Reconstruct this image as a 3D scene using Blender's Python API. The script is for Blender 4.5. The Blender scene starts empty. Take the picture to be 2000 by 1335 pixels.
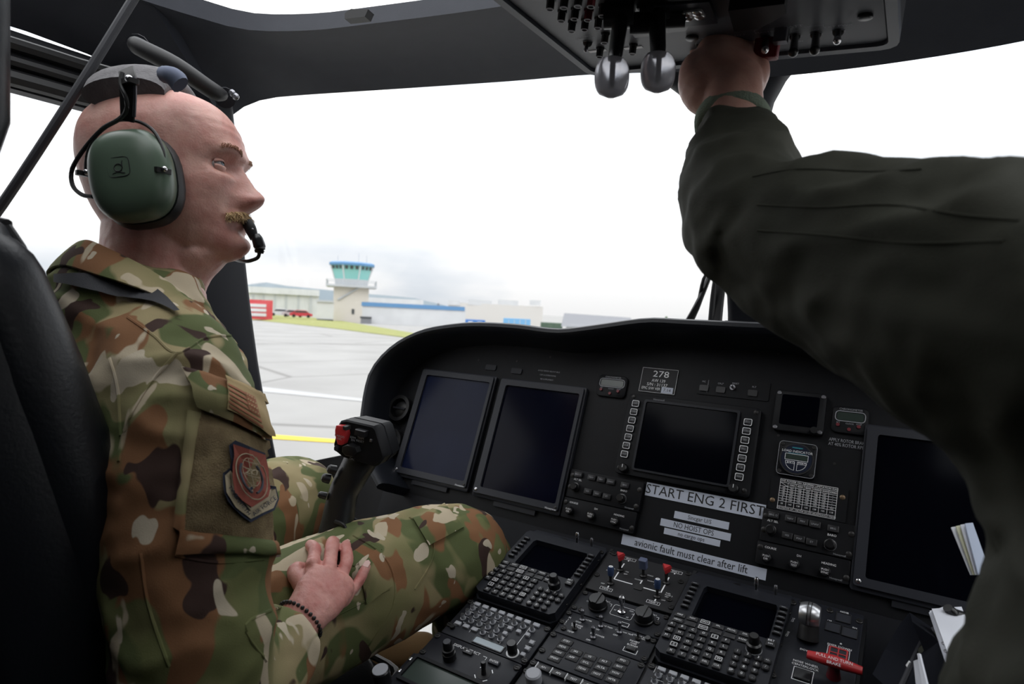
import bpy, bmesh, math, random
import numpy as np
from mathutils import Vector, Matrix, noise
from mathutils.bvhtree import BVHTree

SC = bpy.context.scene
COL = SC.collection
random.seed(7)
R_ = math.radians
V3 = lambda *a: Vector(a)

# ------------------------------------------------------------------ camera
# aircraft axes: X right, Y forward, Z up; apron at z = 0; the lens is between the seats
CAM = Vector((0.33, 0.0, 2.0))
FPX = 1235.34                      # focal length in pixels of a 2000 px wide frame
YAW, PITCH, ROLL = R_(32.337), R_(-2.75), R_(2.801)
CF = Vector((-math.sin(YAW) * math.cos(PITCH), math.cos(YAW) * math.cos(PITCH), math.sin(PITCH)))
_r = Vector((math.cos(YAW), math.sin(YAW), 0)); _u = _r.cross(CF)
CR = _r * math.cos(ROLL) + _u * math.sin(ROLL)
CU = _u * math.cos(ROLL) - _r * math.sin(ROLL)
cam_data = bpy.data.cameras.new('camera')
cam = bpy.data.objects.new('camera', cam_data); COL.objects.link(cam)
cam.matrix_world = Matrix(((CR.x, CU.x, -CF.x, CAM.x), (CR.y, CU.y, -CF.y, CAM.y), (CR.z, CU.z, -CF.z, CAM.z), (0, 0, 0, 1)))
cam_data.sensor_width = 36.0; cam_data.lens = FPX / 2000 * 36
cam_data.clip_start = 0.02; cam_data.clip_end = 6000
cam_data.dof.use_dof = True; cam_data.dof.focus_distance = 0.98; cam_data.dof.aperture_fstop = 6.3
SC.camera = cam

# ------------------------------------------------------------------ sky: bright even overcast
w = bpy.data.worlds.new('overcast'); SC.world = w; w.use_nodes = True
nt = w.node_tree; nt.nodes.clear()
def N(t, k, **kw):
    n = t.nodes.new(k)
    for a, b in kw.items(): setattr(n, a, b)
    return n
out = N(nt, 'ShaderNodeOutputWorld'); bg = N(nt, 'ShaderNodeBackground')
tc = N(nt, 'ShaderNodeTexCoord'); sep = N(nt, 'ShaderNodeSeparateXYZ')
nt.links.new(tc.outputs['Generated'], sep.inputs[0])
mr = N(nt, 'ShaderNodeMapRange'); mr.inputs[1].default_value = 0.0; mr.inputs[2].default_value = 1.0
mr.inputs[3].default_value = .90; mr.inputs[4].default_value = 3.6
nt.links.new(sep.outputs[2], mr.inputs[0])
mp = N(nt, 'ShaderNodeMapping'); mp.inputs['Scale'].default_value = (2.2, 2.2, 7.0)
nz = N(nt, 'ShaderNodeTexNoise'); nz.inputs['Scale'].default_value = 1.3; nz.inputs['Detail'].default_value = 4
nt.links.new(tc.outputs['Generated'], mp.inputs[0]); nt.links.new(mp.outputs[0], nz.inputs[0])
cr = N(nt, 'ShaderNodeValToRGB'); cr.color_ramp.elements[0].position = .36; cr.color_ramp.elements[0].color = (.72, .77, .83, 1)
cr.color_ramp.elements[1].position = .56; cr.color_ramp.elements[1].color = (1, 1, 1, 1)
nt.links.new(nz.outputs[0], cr.inputs[0]); nt.links.new(cr.outputs[0], bg.inputs[0]); nt.links.new(mr.outputs[0], bg.inputs[1])
nt.links.new(bg.outputs[0], out.inputs[0])

vs = SC.view_settings
vs.view_transform = 'Standard'; vs.look = 'None'; vs.gamma = 1.0; vs.use_curve_mapping = False
vs.exposure = 0.12

# ------------------------------------------------------------------ helpers
def ray(u, v): return CF + CR * ((u - 1000) / FPX) - CU * ((v - 667.5) / FPX)
def dep(u, v, d): return CAM + ray(u, v) * d                     # the point seen there, d metres deep
def onX(u, v, x): r = ray(u, v); return CAM + r * ((x - CAM.x) / r.x)
def onZ(u, v, z): r = ray(u, v); return CAM + r * ((z - CAM.z) / r.z)
def rng(u, v, d): r = ray(u, v); return CAM + r * (d / math.hypot(r.x, r.y))   # d metres away along the ground

class MB:
    def __init__(s): s.v = []; s.f = []
    def add(s, vs, fs):
        b = len(s.v); s.v += [tuple(p) for p in vs]; s.f += [tuple(b + i for i in f) for f in fs]; return s
    def box(s, x0, x1, y0, y1, z0, z1):
        return s.add([(x0,y0,z0),(x1,y0,z0),(x1,y1,z0),(x0,y1,z0),(x0,y0,z1),(x1,y0,z1),(x1,y1,z1),(x0,y1,z1)],
                     [(3,2,1,0),(4,5,6,7),(0,1,5,4),(1,2,6,5),(2,3,7,6),(3,0,4,7)])
    def loft(s, rings, cap=True, closed=True):
        n = len(rings[0]); vs = [p for r in rings for p in r]; fs = []
        for i in range(len(rings) - 1):
            for j in range(n if closed else n - 1):
                k = (j + 1) % n; fs.append((i*n+j, i*n+k, (i+1)*n+k, (i+1)*n+j))
        if cap and closed: fs += [tuple(range(n - 1, -1, -1)), tuple((len(rings)-1)*n + j for j in range(n))]
        return s.add(vs, fs)
    def prism(s, pts, z0, z1, inset=0.0):
        """outline (counter-clockwise, in xy) raised from z0 to z1; a small chamfer when inset is set"""
        r0 = [(x, y, z0) for x, y in pts]
        if inset:
            cx = sum(p[0] for p in pts)/len(pts); cy = sum(p[1] for p in pts)/len(pts)
            def sh(p):
                dx, dy = p[0]-cx, p[1]-cy; l = math.hypot(dx, dy) or 1; k = max(0, 1 - inset*1.3/l); return (cx+dx*k, cy+dy*k, z1)
            return s.loft([r0, [(x, y, z1-inset*.8) for x, y in pts], [sh(p) for p in pts]])
        return s.loft([r0, [(x, y, z1) for x, y in pts]])
    def rbox(s, x0, x1, y0, y1, z0, z1, r=.002, inset=0.0, n=3):
        return s.prism(rrect(x0, x1, y0, y1, r, n), z0, z1, inset)
    def frame(s, o, i, z0, z1):
        """ring between two outlines of equal length"""
        n = len(o); vs = [(x,y,z0) for x,y in o]+[(x,y,z1) for x,y in o]+[(x,y,z1) for x,y in i]+[(x,y,z0) for x,y in i]
        fs = []
        for j in range(n):
            k = (j+1) % n
            fs += [(j,k,n+k,n+j),(n+j,n+k,2*n+k,2*n+j),(2*n+j,2*n+k,3*n+k,3*n+j),(3*n+j,3*n+k,k,j)]
        return s.add(vs, fs)
    def lathe(s, prof, n=16, c=(0,0,0), ax=None):
        """profile of (radius, height) turned about z (or about ax) through c"""
        c = Vector(c); q = Vector((0,0,1)).rotation_difference(Vector(ax)) if ax is not None else None
        rings = []
        for r, z in prof:
            ring = []
            for j in range(n):
                p = Vector((r*math.cos(2*math.pi*j/n), r*math.sin(2*math.pi*j/n), z))
                if q: p = q @ p
                ring.append(p + c)
            rings.append(ring)
        return s.loft(rings)
    def cyl(s, c, ax, r, h, n=14, r2=None): return s.lathe([(r, 0), (r if r2 is None else r2, h)], n, c, ax)
    def ball(s, c, r, n=14, m=8, sc=(1,1,1)):
        rings = []
        for i in range(m + 1):
            t = -math.pi/2 + math.pi*(i/m)*.996 + .006; rr = math.cos(t); zz = math.sin(t)
            rings.append([(c[0]+r*sc[0]*rr*math.cos(2*math.pi*j/n), c[1]+r*sc[1]*rr*math.sin(2*math.pi*j/n), c[2]+r*sc[2]*zz) for j in range(n)])
        return s.loft(rings)
    def limb(s, path, rad, up=(0,0,1), n=20, sub=4, e=1.0):
        """smooth tube through path; rad per point: r or (r sideways, r along up)"""
        P, Q = spline(path, rad, sub); up = Vector(up); rings = []
        for i, p in enumerate(P):
            t = (P[min(i+1, len(P)-1)] - P[max(i-1, 0)]).normalized()
            a = t.cross(up)
            if a.length < 1e-4: a = t.cross(Vector((1, 0, 0)))
            a.normalize(); b = a.cross(t).normalized(); ra, rb = Q[i]
            rings.append([p + a*(ra*sp(math.cos(2*math.pi*j/n), e)) + b*(rb*sp(math.sin(2*math.pi*j/n), e)) for j in range(n)])
        return s.loft(rings)
    def tube(s, path, r, n=8, sub=1): return s.limb(path, [r]*len(path) if not isinstance(r, (list, tuple)) else r, n=n, sub=sub, up=(.13, .21, .97))
    def mesh(s, name, smooth=None):
        m = bpy.data.meshes.new(name); m.from_pydata(s.v, [], s.f); m.update()
        bm = bmesh.new(); bm.from_mesh(m); bmesh.ops.recalc_face_normals(bm, faces=bm.faces); bm.to_mesh(m); bm.free()
        if smooth is not None:
            m.polygons.foreach_set('use_smooth', [True]*len(m.polygons)); m.set_sharp_from_angle(angle=R_(smooth))
        return m
    def build(s, name, mat, parent=None, smooth=35, loc=None): return obj(name, s.mesh(name, smooth), mat, parent, loc)

def sp(c, e): return math.copysign(abs(c)**e, c)
def spline(path, rad, sub):
    P = [Vector(p) for p in path]; Q = [(r, r) if not isinstance(r, (tuple, list)) else tuple(r) for r in rad]
    if sub <= 1: return P, Q
    oP, oQ = [], []
    for i in range(len(P) - 1):
        a, b, c, d = P[max(i-1,0)], P[i], P[i+1], P[min(i+2, len(P)-1)]
        for k in range(sub):
            t = k/sub
            oP.append(.5*((2*b) + (c-a)*t + (2*a-5*b+4*c-d)*t*t + (3*b-a-3*c+d)*t**3))
            h = t*t*(3-2*t); oQ.append(tuple(Q[i][x]*(1-h) + Q[i+1][x]*h for x in (0, 1)))
    return oP + [P[-1]], oQ + [Q[-1]]
def rrect(x0, x1, y0, y1, r, n=3):
    r = min(r, (x1-x0)/2.001, (y1-y0)/2.001); o = []
    for cx, cy, a in ((x1-r, y1-r, 0), (x0+r, y1-r, 90), (x0+r, y0+r, 180), (x1-r, y0+r, 270)):
        for k in range(n + 1):
            t = R_(a + 90*k/n); o.append((cx + r*math.cos(t), cy + r*math.sin(t)))
    return o
def obj(name, mesh, mat=None, parent=None, loc=None):
    o = bpy.data.objects.new(name, mesh); COL.objects.link(o)
    if mat is not None and mesh is not None and not mesh.materials: mesh.materials.append(mat)
    if parent: o.parent = parent
    if loc is not None: o.location = loc
    return o
def tag(o, label, cat=None, group=None, kind=None):
    o['label'] = label
    if cat: o['category'] = cat
    if group: o['group'] = group
    if kind: o['kind'] = kind
    return o
def thing(name, label, cat, M=None, loc=None, group=None, parent=None):
    o = bpy.data.objects.new(name, None); COL.objects.link(o); o.empty_display_size = .02
    if M is not None: o.matrix_world = M
    if loc is not None: o.location = loc
    if parent: o.parent = parent
    return tag(o, label, cat, group)
def frame_at(o, x, y, z):
    x, y, z = Vector(x), Vector(y), Vector(z)
    return Matrix(((x.x,y.x,z.x,o[0]),(x.y,y.y,z.y,o[1]),(x.z,y.z,z.z,o[2]),(0,0,0,1)))
def copy_tree(o, parent=None):
    c = o.copy(); COL.objects.link(c); c.parent = parent
    for ch in o.children: copy_tree(ch, c)
    return c
def bake(o):
    """apply the modifiers of an object that is not yet shared"""
    dg = bpy.context.evaluated_depsgraph_get(); m = bpy.data.meshes.new_from_object(o.evaluated_get(dg)); old = o.data
    o.modifiers.clear(); o.data = m; bpy.data.meshes.remove(old); return o
def organic(mb, name, mat, parent, voxel=.006, smooth=6, fold=None):
    """one continuous skin over overlapping lofts, with cloth folds pushed along the normals"""
    o = obj(name, mb.mesh(name, None), None, parent)
    md = o.modifiers.new('r', 'REMESH'); md.mode = 'VOXEL'; md.voxel_size = voxel; md.adaptivity = 0
    if smooth: s = o.modifiers.new('s', 'SMOOTH'); s.factor = .5; s.iterations = smooth
    bake(o); m = o.data
    if fold:
        n = len(m.vertices); nr = [v.normal.copy() for v in m.vertices]
        for v, nn in zip(m.vertices, nr): v.co += nn * fold(v.co)
    m.materials.clear(); m.materials.append(mat)
    m.polygons.foreach_set('use_smooth', [True]*len(m.polygons)); m.update()
    return o
def folds(amp, sx=14, sy=14, sz=14, seed=0., amp2=.0):
    def f(p):
        q = Vector((p.x*sx+seed, p.y*sy-seed, p.z*sz+2*seed))
        r = 1 - 2*abs(noise.noise(q)); return amp*(r - .4) + amp2*noise.noise(q*3.1)
    return f

# ------------------------------------------------------------------ lettering
_txt = {}
def text_mesh(s):
    if s not in _txt:
        c = bpy.data.curves.new('t', 'FONT'); c.body = s; c.size = 1; c.align_x = 'CENTER'; c.align_y = 'CENTER'; c.resolution_u = 2
        o = bpy.data.objects.new('t', c); COL.objects.link(o)
        m = bpy.data.meshes.new_from_object(o.evaluated_get(bpy.context.evaluated_depsgraph_get()))
        vs = [tuple(v.co) for v in m.vertices]; fs = [tuple(p.vertices) for p in m.polygons]
        bpy.data.objects.remove(o); bpy.data.curves.remove(c); bpy.data.meshes.remove(m)
        if vs:
            ys = [p[1] for p in vs]; cy = (max(ys)+min(ys))/2
            vs = [(p[0], p[1]-cy*0.0-.0, 0) for p in vs]
        _txt[s] = (vs, fs)
    return _txt[s]
def put_text(mb, s, x, y, z, size, rot=0.0, sx=1.0):
    vs, fs = text_mesh(s); c, d = math.cos(rot)*size, math.sin(rot)*size
    mb.add([(x + p[0]*c*sx - p[1]*d, y + p[0]*d*sx + p[1]*c, z) for p in vs], fs)
def lettering(parent, items, mat, z=.0006, name='lettering', lines=()):
    """flat print: (text, x, y, size[, rot]) and thin rules (x0, y0, x1, y1, width)"""
    mb = MB()
    for it in items: put_text(mb, it[0], it[1], it[2], z, it[3], it[4] if len(it) > 4 else 0.0)
    for x0, y0, x1, y1, wd in lines: rule(mb, x0, y0, x1, y1, wd, z)
    return mb.build(name, mat, parent, None)
def rule(mb, x0, y0, x1, y1, wd, z):
    l = math.hypot(x1-x0, y1-y0) or 1; nx, ny = -(y1-y0)/l*wd/2, (x1-x0)/l*wd/2
    mb.add([(x0+nx,y0+ny,z),(x0-nx,y0-ny,z),(x1-nx,y1-ny,z),(x1+nx,y1+ny,z)], [(0,1,2,3)])
def boxrule(x0, x1, y0, y1, wd): return [(x0,y0,x1,y0,wd),(x1,y0,x1,y1,wd),(x1,y1,x0,y1,wd),(x0,y1,x0,y0,wd)]

# ------------------------------------------------------------------ materials
def mat(name, col, rough=.5, metal=0., noise_=None, bump=None, spec=.5, coat=0., emit=None):
    m = bpy.data.materials.new(name); m.use_nodes = True; t = m.node_tree; b = t.nodes['Principled BSDF']
    b.inputs['Base Color'].default_value = (*col, 1); b.inputs['Roughness'].default_value = rough; b.inputs['Metallic'].default_value = metal
    b.inputs['Specular IOR Level'].default_value = spec; b.inputs['Coat Weight'].default_value = coat
    if emit: b.inputs['Emission Color'].default_value = (*emit[0], 1); b.inputs['Emission Strength'].default_value = emit[1]
    tcn = N(t, 'ShaderNodeTexCoord')
    if noise_:
        sc, c2, lo, hi = noise_
        n = N(t, 'ShaderNodeTexNoise'); n.inputs['Scale'].default_value = sc; n.inputs['Detail'].default_value = 5
        t.links.new(tcn.outputs['Object'], n.inputs[0])
        r = N(t, 'ShaderNodeValToRGB'); e = r.color_ramp.elements; e[0].position = lo; e[0].color = (*col, 1); e[1].position = hi; e[1].color = (*c2, 1)
        t.links.new(n.outputs[0], r.inputs[0]); t.links.new(r.outputs[0], b.inputs['Base Color'])
    if bump:
        sc, st, dist = bump
        n = N(t, 'ShaderNodeTexNoise'); n.inputs['Scale'].default_value = sc; n.inputs['Detail'].default_value = 3
        t.links.new(tcn.outputs['Object'], n.inputs[0])
        bp = N(t, 'ShaderNodeBump'); bp.inputs['Strength'].default_value = st; bp.inputs['Distance'].default_value = dist
        t.links.new(n.outputs[0], bp.inputs['Height']); t.links.new(bp.outputs[0], b.inputs['Normal'])
    return m
def camo_mat():
    m = bpy.data.materials.new('camouflage cloth'); m.use_nodes = True; t = m.node_tree; b = t.nodes['Principled BSDF']
    b.inputs['Roughness'].default_value = .85; b.inputs['Specular IOR Level'].default_value = .2
    tcn = N(t, 'ShaderNodeTexCoord'); cur = None
    def layer(off, sc, lo, hi, colour, stretch=(1, 1, 1), det=1.5, dist=.6):
        nonlocal cur
        mp = N(t, 'ShaderNodeMapping'); mp.inputs['Location'].default_value = off; mp.inputs['Scale'].default_value = stretch; mp.inputs['Rotation'].default_value = (.3, .5, .2)
        t.links.new(tcn.outputs['Object'], mp.inputs[0])
        n = N(t, 'ShaderNodeTexNoise'); n.inputs['Scale'].default_value = sc; n.inputs['Detail'].default_value = det; n.inputs['Distortion'].default_value = dist
        t.links.new(mp.outputs[0], n.inputs[0])
        r = N(t, 'ShaderNodeValToRGB'); e = r.color_ramp.elements; e[0].position = lo; e[0].color = (0,0,0,1); e[1].position = hi; e[1].color = (1,1,1,1)
        t.links.new(n.outputs[0], r.inputs[0])
        x = N(t, 'ShaderNodeMix', data_type='RGBA'); t.links.new(r.outputs[0], x.inputs[0]); x.inputs[7].default_value = (*colour, 1)
        if isinstance(cur, tuple): x.inputs[6].default_value = (*cur, 1)
        else: t.links.new(cur, x.inputs[6])
        cur = x.outputs[2]
    cur = (.33, .27, .145)
    layer((0, 0, 0), 7, .40, .62, (.145, .155, .062), (1, 1, 1), 1)
    layer((3, 1, 2), 13, .53, .56, (.105, .125, .05), (1, 1, .7))
    layer((7, 2, 5), 14, .555, .575, (.235, .115, .055), (1, 1.2, .6))
    layer((1, 9, 4), 17, .60, .615, (.50, .42, .30), (1.2, 1, .55))
    layer((5, 5, 8), 18, .61, .622, (.055, .032, .026), (1.2, 1, .6))
    layer((2, 8, 1), 28, .655, .665, (.52, .45, .34), (1, 1, .6))
    t.links.new(cur, b.inputs['Base Color'])
    wv = N(t, 'ShaderNodeTexNoise'); wv.inputs['Scale'].default_value = 900; t.links.new(tcn.outputs['Object'], wv.inputs[0])
    bp = N(t, 'ShaderNodeBump'); bp.inputs['Strength'].default_value = .25; bp.inputs['Distance'].default_value = .001
    t.links.new(wv.outputs[0], bp.inputs['Height']); t.links.new(bp.outputs[0], b.inputs['Normal'])
    return m
def skin_mat(name, base, red, hairy=0):
    m = bpy.data.materials.new(name); m.use_nodes = True; t = m.node_tree; b = t.nodes['Principled BSDF']
    b.inputs['Roughness'].default_value = .46; b.inputs['Specular IOR Level'].default_value = .45
    b.inputs['Subsurface Weight'].default_value = .12; b.inputs['Subsurface Radius'].default_value = (.012, .004, .002); b.inputs['Subsurface Scale'].default_value = .5
    tcn = N(t, 'ShaderNodeTexCoord')
    n = N(t, 'ShaderNodeTexNoise'); n.inputs['Scale'].default_value = 26; n.inputs['Detail'].default_value = 6; n.inputs['Roughness'].default_value = .6
    t.links.new(tcn.outputs['Object'], n.inputs[0])
    r = N(t, 'ShaderNodeValToRGB'); e = r.color_ramp.elements; e[0].position = .36; e[0].color = (*base, 1); e[1].position = .68; e[1].color = (*red, 1)
    t.links.new(n.outputs[0], r.inputs[0]); t.links.new(r.outputs[0], b.inputs['Base Color'])
    n2 = N(t, 'ShaderNodeTexNoise'); n2.inputs['Scale'].default_value = 380; n2.inputs['Detail'].default_value = 3; t.links.new(tcn.outputs['Object'], n2.inputs[0])
    n3 = N(t, 'ShaderNodeTexNoise'); n3.inputs['Scale'].default_value = 55; n3.inputs['Detail'].default_value = 4; t.links.new(tcn.outputs['Object'], n3.inputs[0])
    ad = N(t, 'ShaderNodeMath', operation='MULTIPLY_ADD'); t.links.new(n3.outputs[0], ad.inputs[0]); ad.inputs[1].default_value = 2.0; t.links.new(n2.outputs[0], ad.inputs[2])
    bp = N(t, 'ShaderNodeBump'); bp.inputs['Strength'].default_value = .35; bp.inputs['Distance'].default_value = .0012
    t.links.new(ad.outputs[0], bp.inputs['Height']); t.links.new(bp.outputs[0], b.inputs['Normal'])
    return m
def glass_mat(name, tint=(1, 1, 1), gloss=.04):
    m = bpy.data.materials.new(name); m.use_nodes = True; t = m.node_tree; t.nodes.clear()
    o = N(t, 'ShaderNodeOutputMaterial'); tr = N(t, 'ShaderNodeBsdfTransparent'); gl = N(t, 'ShaderNodeBsdfGlossy'); mx = N(t, 'ShaderNodeMixShader')
    tr.inputs[0].default_value = (*tint, 1); gl.inputs['Roughness'].default_value = .02; mx.inputs[0].default_value = gloss
    t.links.new(tr.outputs[0], mx.inputs[1]); t.links.new(gl.outputs[0], mx.inputs[2]); t.links.new(mx.outputs[0], o.inputs[0]); return m

M = dict(
    lining=mat('cockpit lining', (.016, .019, .028), .6, noise_=(30, (.020, .023, .033), .3, .7), bump=(600, .15, .001), spec=.35),
    lining2=mat('dark frame lining', (.008, .009, .013), .55, spec=.3),
    rubber=mat('black rubber', (.008, .008, .009), .5),
    leather=mat('black leather', (.006, .0075, .011), .38, bump=(260, .2, .0015), spec=.4),
    panel=mat('panel paint', (.005, .0054, .007), .5, noise_=(60, (.0065, .007, .009), .3, .7), bump=(900, .1, .0005), spec=.2),
    module=mat('module paint', (.010, .011, .016), .45, noise_=(70, (.013, .0145, .02), .3, .7), bump=(900, .1, .0005), spec=.3),
    ovpaint=mat('overhead paint', (.075, .078, .090), .5, bump=(800, .1, .0005)),
    bezel=mat('bezel grey', (.026, .028, .036), .42, spec=.3),
    key=mat('key black', (.012, .012, .014), .4),
    knob=mat('knob black', (.007, .007, .008), .32),
    screen=mat('dark glass screen', (.0015, .0018, .004), .12, spec=.06),
    screenb=mat('bluish glass screen', (.005, .008, .028), .15, spec=.1, noise_=(9, (.009, .013, .038), .45, .8)),
    lcd=mat('grey liquid crystal', (.30, .36, .40), .25),
    lcdg=mat('green liquid crystal', (.035, .050, .042), .2),
    white=mat('white print', (.85, .86, .88), .6),
    dim=mat('worn grey print', (.34, .35, .38), .6),
    paper=mat('label paper', (.52, .56, .66), .6),
    ink=mat('black ink', (.006, .006, .008), .6),
    chrome=mat('bright metal', (.62, .62, .64), .22, 1.),
    steel=mat('dull steel', (.25, .25, .27), .38, 1.),
    dkmetal=mat('blackened screw', (.035, .034, .034), .4, .6),
    red=mat('red plastic', (.48, .025, .03), .4),
    dred=mat('dark red plastic', (.16, .012, .02), .45),
    blue=mat('blue plastic', (.03, .055, .13), .4),
    greyblue=mat('slate blue plastic', (.10, .12, .20), .45),
    cyan=mat('cyan print', (.03, .30, .36), .5),
    camo=camo_mat(),
    skin=skin_mat('fair skin', (.60, .35, .29), (.50, .215, .18)),
    hand=skin_mat('ruddy hand skin', (.66, .345, .295), (.52, .18, .155)),
    cohand=skin_mat('tan hand skin', (.55, .33, .27), (.46, .24, .19)),
    olive=mat('olive flight suit', (.034, .036, .026), .8, noise_=(18, (.042, .043, .031), .3, .7), bump=(700, .3, .001), spec=.25),
    knit=mat('green knit cuff', (.16, .20, .15), .9, bump=(500, .8, .002)),
    velcro=mat('tan loop fabric', (.25, .19, .105), .95, noise_=(60, (.17, .125, .07), .35, .65), bump=(700, .9, .002), spec=.1),
    glass=glass_mat('clear glazing'),
    webbing=mat('black webbing', (.02, .021, .027), .65, bump=(1500, .5, .001)),
)

# ------------------------------------------------------------------ cockpit shell
def resample(pts, n, smooth=True):
    P = [Vector(p) for p in pts]
    if smooth: P, _ = spline(P, [0]*len(P), 8)
    L = [0]
    for a, b in zip(P, P[1:]): L.append(L[-1] + (b-a).length)
    o = []
    for i in range(n):
        t = L[-1]*i/(n-1); k = 0
        while k < len(L)-2 and L[k+1] < t: k += 1
        o.append(P[k].lerp(P[k+1], (t-L[k])/max(1e-9, L[k+1]-L[k])))
    return o
def strip(A, B, thick, n=24, m=5, sag=None, smooth=True):
    """a curved shell between two edge lines, given real thickness"""
    a, b = resample(A, n, smooth), resample(B, n, smooth); th = Vector(thick); mb = MB(); top = []; bot = []
    for i in range(n):
        r = [a[i].lerp(b[i], j/(m-1)) + (Vector(sag)*math.sin(math.pi*j/(m-1)) if sag else Vector((0,0,0))) for j in range(m)]
        top.append(r); bot.append([p + th for p in r])
    rings = [t + list(reversed(k)) for t, k in zip(top, bot)]
    return mb.loft(rings)
def structure(name, mb, m, label, smooth=40): return tag(mb.build(name, m, None, smooth), label, kind='structure')
mirror = lambda pts: [(-p[0], p[1], p[2]) for p in pts]

HF = [(-.955,.825,2.36),(-.952,.845,2.40),(-.93,.885,2.435),(-.88,.925,2.452),(-.65,1.04,2.472),(-.42,1.135,2.485),(-.25,1.176,2.486),(-.06,1.205,2.47),(.09,1.2,2.437),(.41,1.14,2.412),(.75,1.0,2.40),(.93,.885,2.39),(.955,.83,2.34)]
HA = [(-.86,.42,2.50),(-.82,.58,2.50),(-.795,.66,2.50),(-.758,.7375,2.50),(-.66,.79,2.50),(-.55,.82,2.50),(-.26,.88,2.50),(0,.9,2.50),(.26,.88,2.50),(.55,.82,2.5),(.758,.7375,2.5),(.82,.58,2.5),(.86,.42,2.5)]
structure('trim_1', strip(HF, HA, (0, .01, .035), 60, 6, (0, 0, .012)), M['lining'], 'dark blue grey lined header beam above the windscreen')
# roof: side strips, middle strip, rear part, leaving the two roof windows open
side_in = [(-.86,.43,2.50),(-.87,.1,2.5),(-.88,-1.3,2.5)]
side_out = [(-.955,.83,2.37),(-.955,.55,2.425),(-.955,.1,2.42),(-.955,-1.3,2.42)]
for s, nm in ((0, 'trim_2'), (1, 'trim_3')):
    a, b = ([(-.82,.6,2.5)] + side_in, side_out) if not s else (mirror([(-.82,.6,2.5)] + side_in), mirror(side_out))
    structure(nm, strip(a, b, (0, 0, .03), 24, 5), M['lining'], 'dark roof lining strip above the %s cockpit door' % ('left', 'right')[s])
cm = MB().box(-.2, .42, -1.3, .95, 2.5, 2.54); cm.box(-.9, .9, -1.3, -.05, 2.501, 2.541)
structure('ceiling', cm, M['lining'], 'dark cockpit ceiling behind the roof windows')
for s, nm in ((-1, 'window_1'), (1, 'window_2')):
    g = MB().box(min(s*.20 if s < 0 else .42, s*.87), max(s*.20 if s < 0 else .42, s*.87), -.05, .9, 2.535, 2.541)
    structure(nm, g, M['glass'], 'clear roof window over the %s seat' % ('left' if s < 0 else 'right'))
# tabs on the roof window edge
t = MB().prism([(-.02,-.006),(.02,-.006),(.026,.006),(-.008,.010),(-.02,.004)], 0, .02)
to = t.build('trim_4', M['rubber']); p = onZ(705, 38, 2.5); to.matrix_world = frame_at(p, (.97,.25,0), (0,0,1), (.25,-.97,0))
tag(to, 'small black latch tab on the roof window edge', kind='structure')

# window posts
def post(name, pts, rx, ry, label, m='lining2'):
    mb = MB(); rings = []
    for p in resample(pts, 18):
        o = rrect(-rx, rx, -ry, ry, min(rx, ry)*.6, 3); rings.append([(p.x+x, p.y+y, p.z) for x, y in o])
    structure(name, mb.loft(rings), M[m], label)
AP = [(-.955,.775,2.42),(-.955,.80,2.25),(-.955,.818,2.08),(-.955,.865,1.82),(-.955,.93,1.55),(-.955,1.0,1.05)]
post('trim_5', AP, .022, .06, 'black front door post left of the windscreen')
post('trim_6', mirror(AP), .022, .06, 'black front door post right of the windscreen')
CP = [(0,1.19,2.50),(0,1.27,2.44),(0,1.33,2.38),(0,1.46,2.235),(0,1.593,2.076),(0,1.64,1.95),(0,1.7,1.75)]
mb = MB(); rings = []
for i, p in enumerate(resample(CP, 24)):
    k = max(0, (p.z-2.385)/.1); wv = .062 + .085*k**2.0
    rings.append([(p.x+x, p.y+y, p.z) for x, y in rrect(-wv, wv, -.025, .03, .018, 3)])
structure('trim_7', mb.loft(rings), M['lining2'], 'black centre post between the two windscreens', 30)
# windscreens
for s, nm in ((0, 'window_3'), (1, 'window_4')):
    top = HF[0:8] if not s else list(reversed(HF[7:]))
    bot = [(-.975,.93,1.56),(-.96,1.12,1.565),(-.86,1.35,1.6),(-.5,1.68,1.72),(-.05,1.76,1.76)]
    if s: bot = mirror(bot)
    structure(nm, strip([(p[0], p[1]+.012, p[2]+.01) for p in top], bot, (0, .006, .003), 26, 10, (0, .03, .02)), M['glass'], 'clear curved windscreen on the %s side' % ('left', 'right')[s])
# sill under the windscreen, nose and chin glazing
sill = [(-.97,.9,1.585),(-.955,1.14,1.59),(-.86,1.36,1.615),(-.5,1.69,1.735),(0,1.78,1.775),(.5,1.69,1.735),(.86,1.36,1.615),(.955,1.14,1.59),(.97,.9,1.585)]
low = [(x*.97, y-.16 if y > 1.2 else y-.04, 1.36) for x, y, z in sill]
structure('trim_8', strip(sill, low, (0, .03, 0), 60, 4), M['rubber'], 'black windscreen sill running around the nose')
for s, nm in ((-1, 'window_5'), (1, 'window_6')):
    a = [(s*.92,1.0,1.36),(s*.83,1.22,1.36),(s*.48,1.50,1.36),(s*.2,1.58,1.36)]; b = [(s*.9,.98,1.05),(s*.75,1.05,1.05),(s*.45,1.12,1.05),(s*.2,1.15,1.05)]
    structure(nm, strip(a, b, (0, .006, 0), 20, 8, (0, .02, -.02)), M['glass'], 'curved chin window by the %s pedals' % ('left' if s < 0 else 'right'))
structure('wall_front', strip([(-.2,1.72,1.68),(.2,1.72,1.68)], [(-.2,1.12,1.03),(.2,1.12,1.03)], (0,.03,0), 4, 6, None, False), M['lining2'], 'dark nose bulkhead behind the pedals')
structure('floor', MB().box(-.98, .98, -1.3, 1.08, 1.0, 1.05), mat('cabin floor', (.02, .02, .022), .7, bump=(200, .3, .002)), 'dark cockpit floor under the seats')
structure('wall_back', MB().box(-.98, .98, -1.32, -1.28, 1.05, 2.5), M['lining2'], 'dark cabin bulkhead behind the seats')
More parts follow.
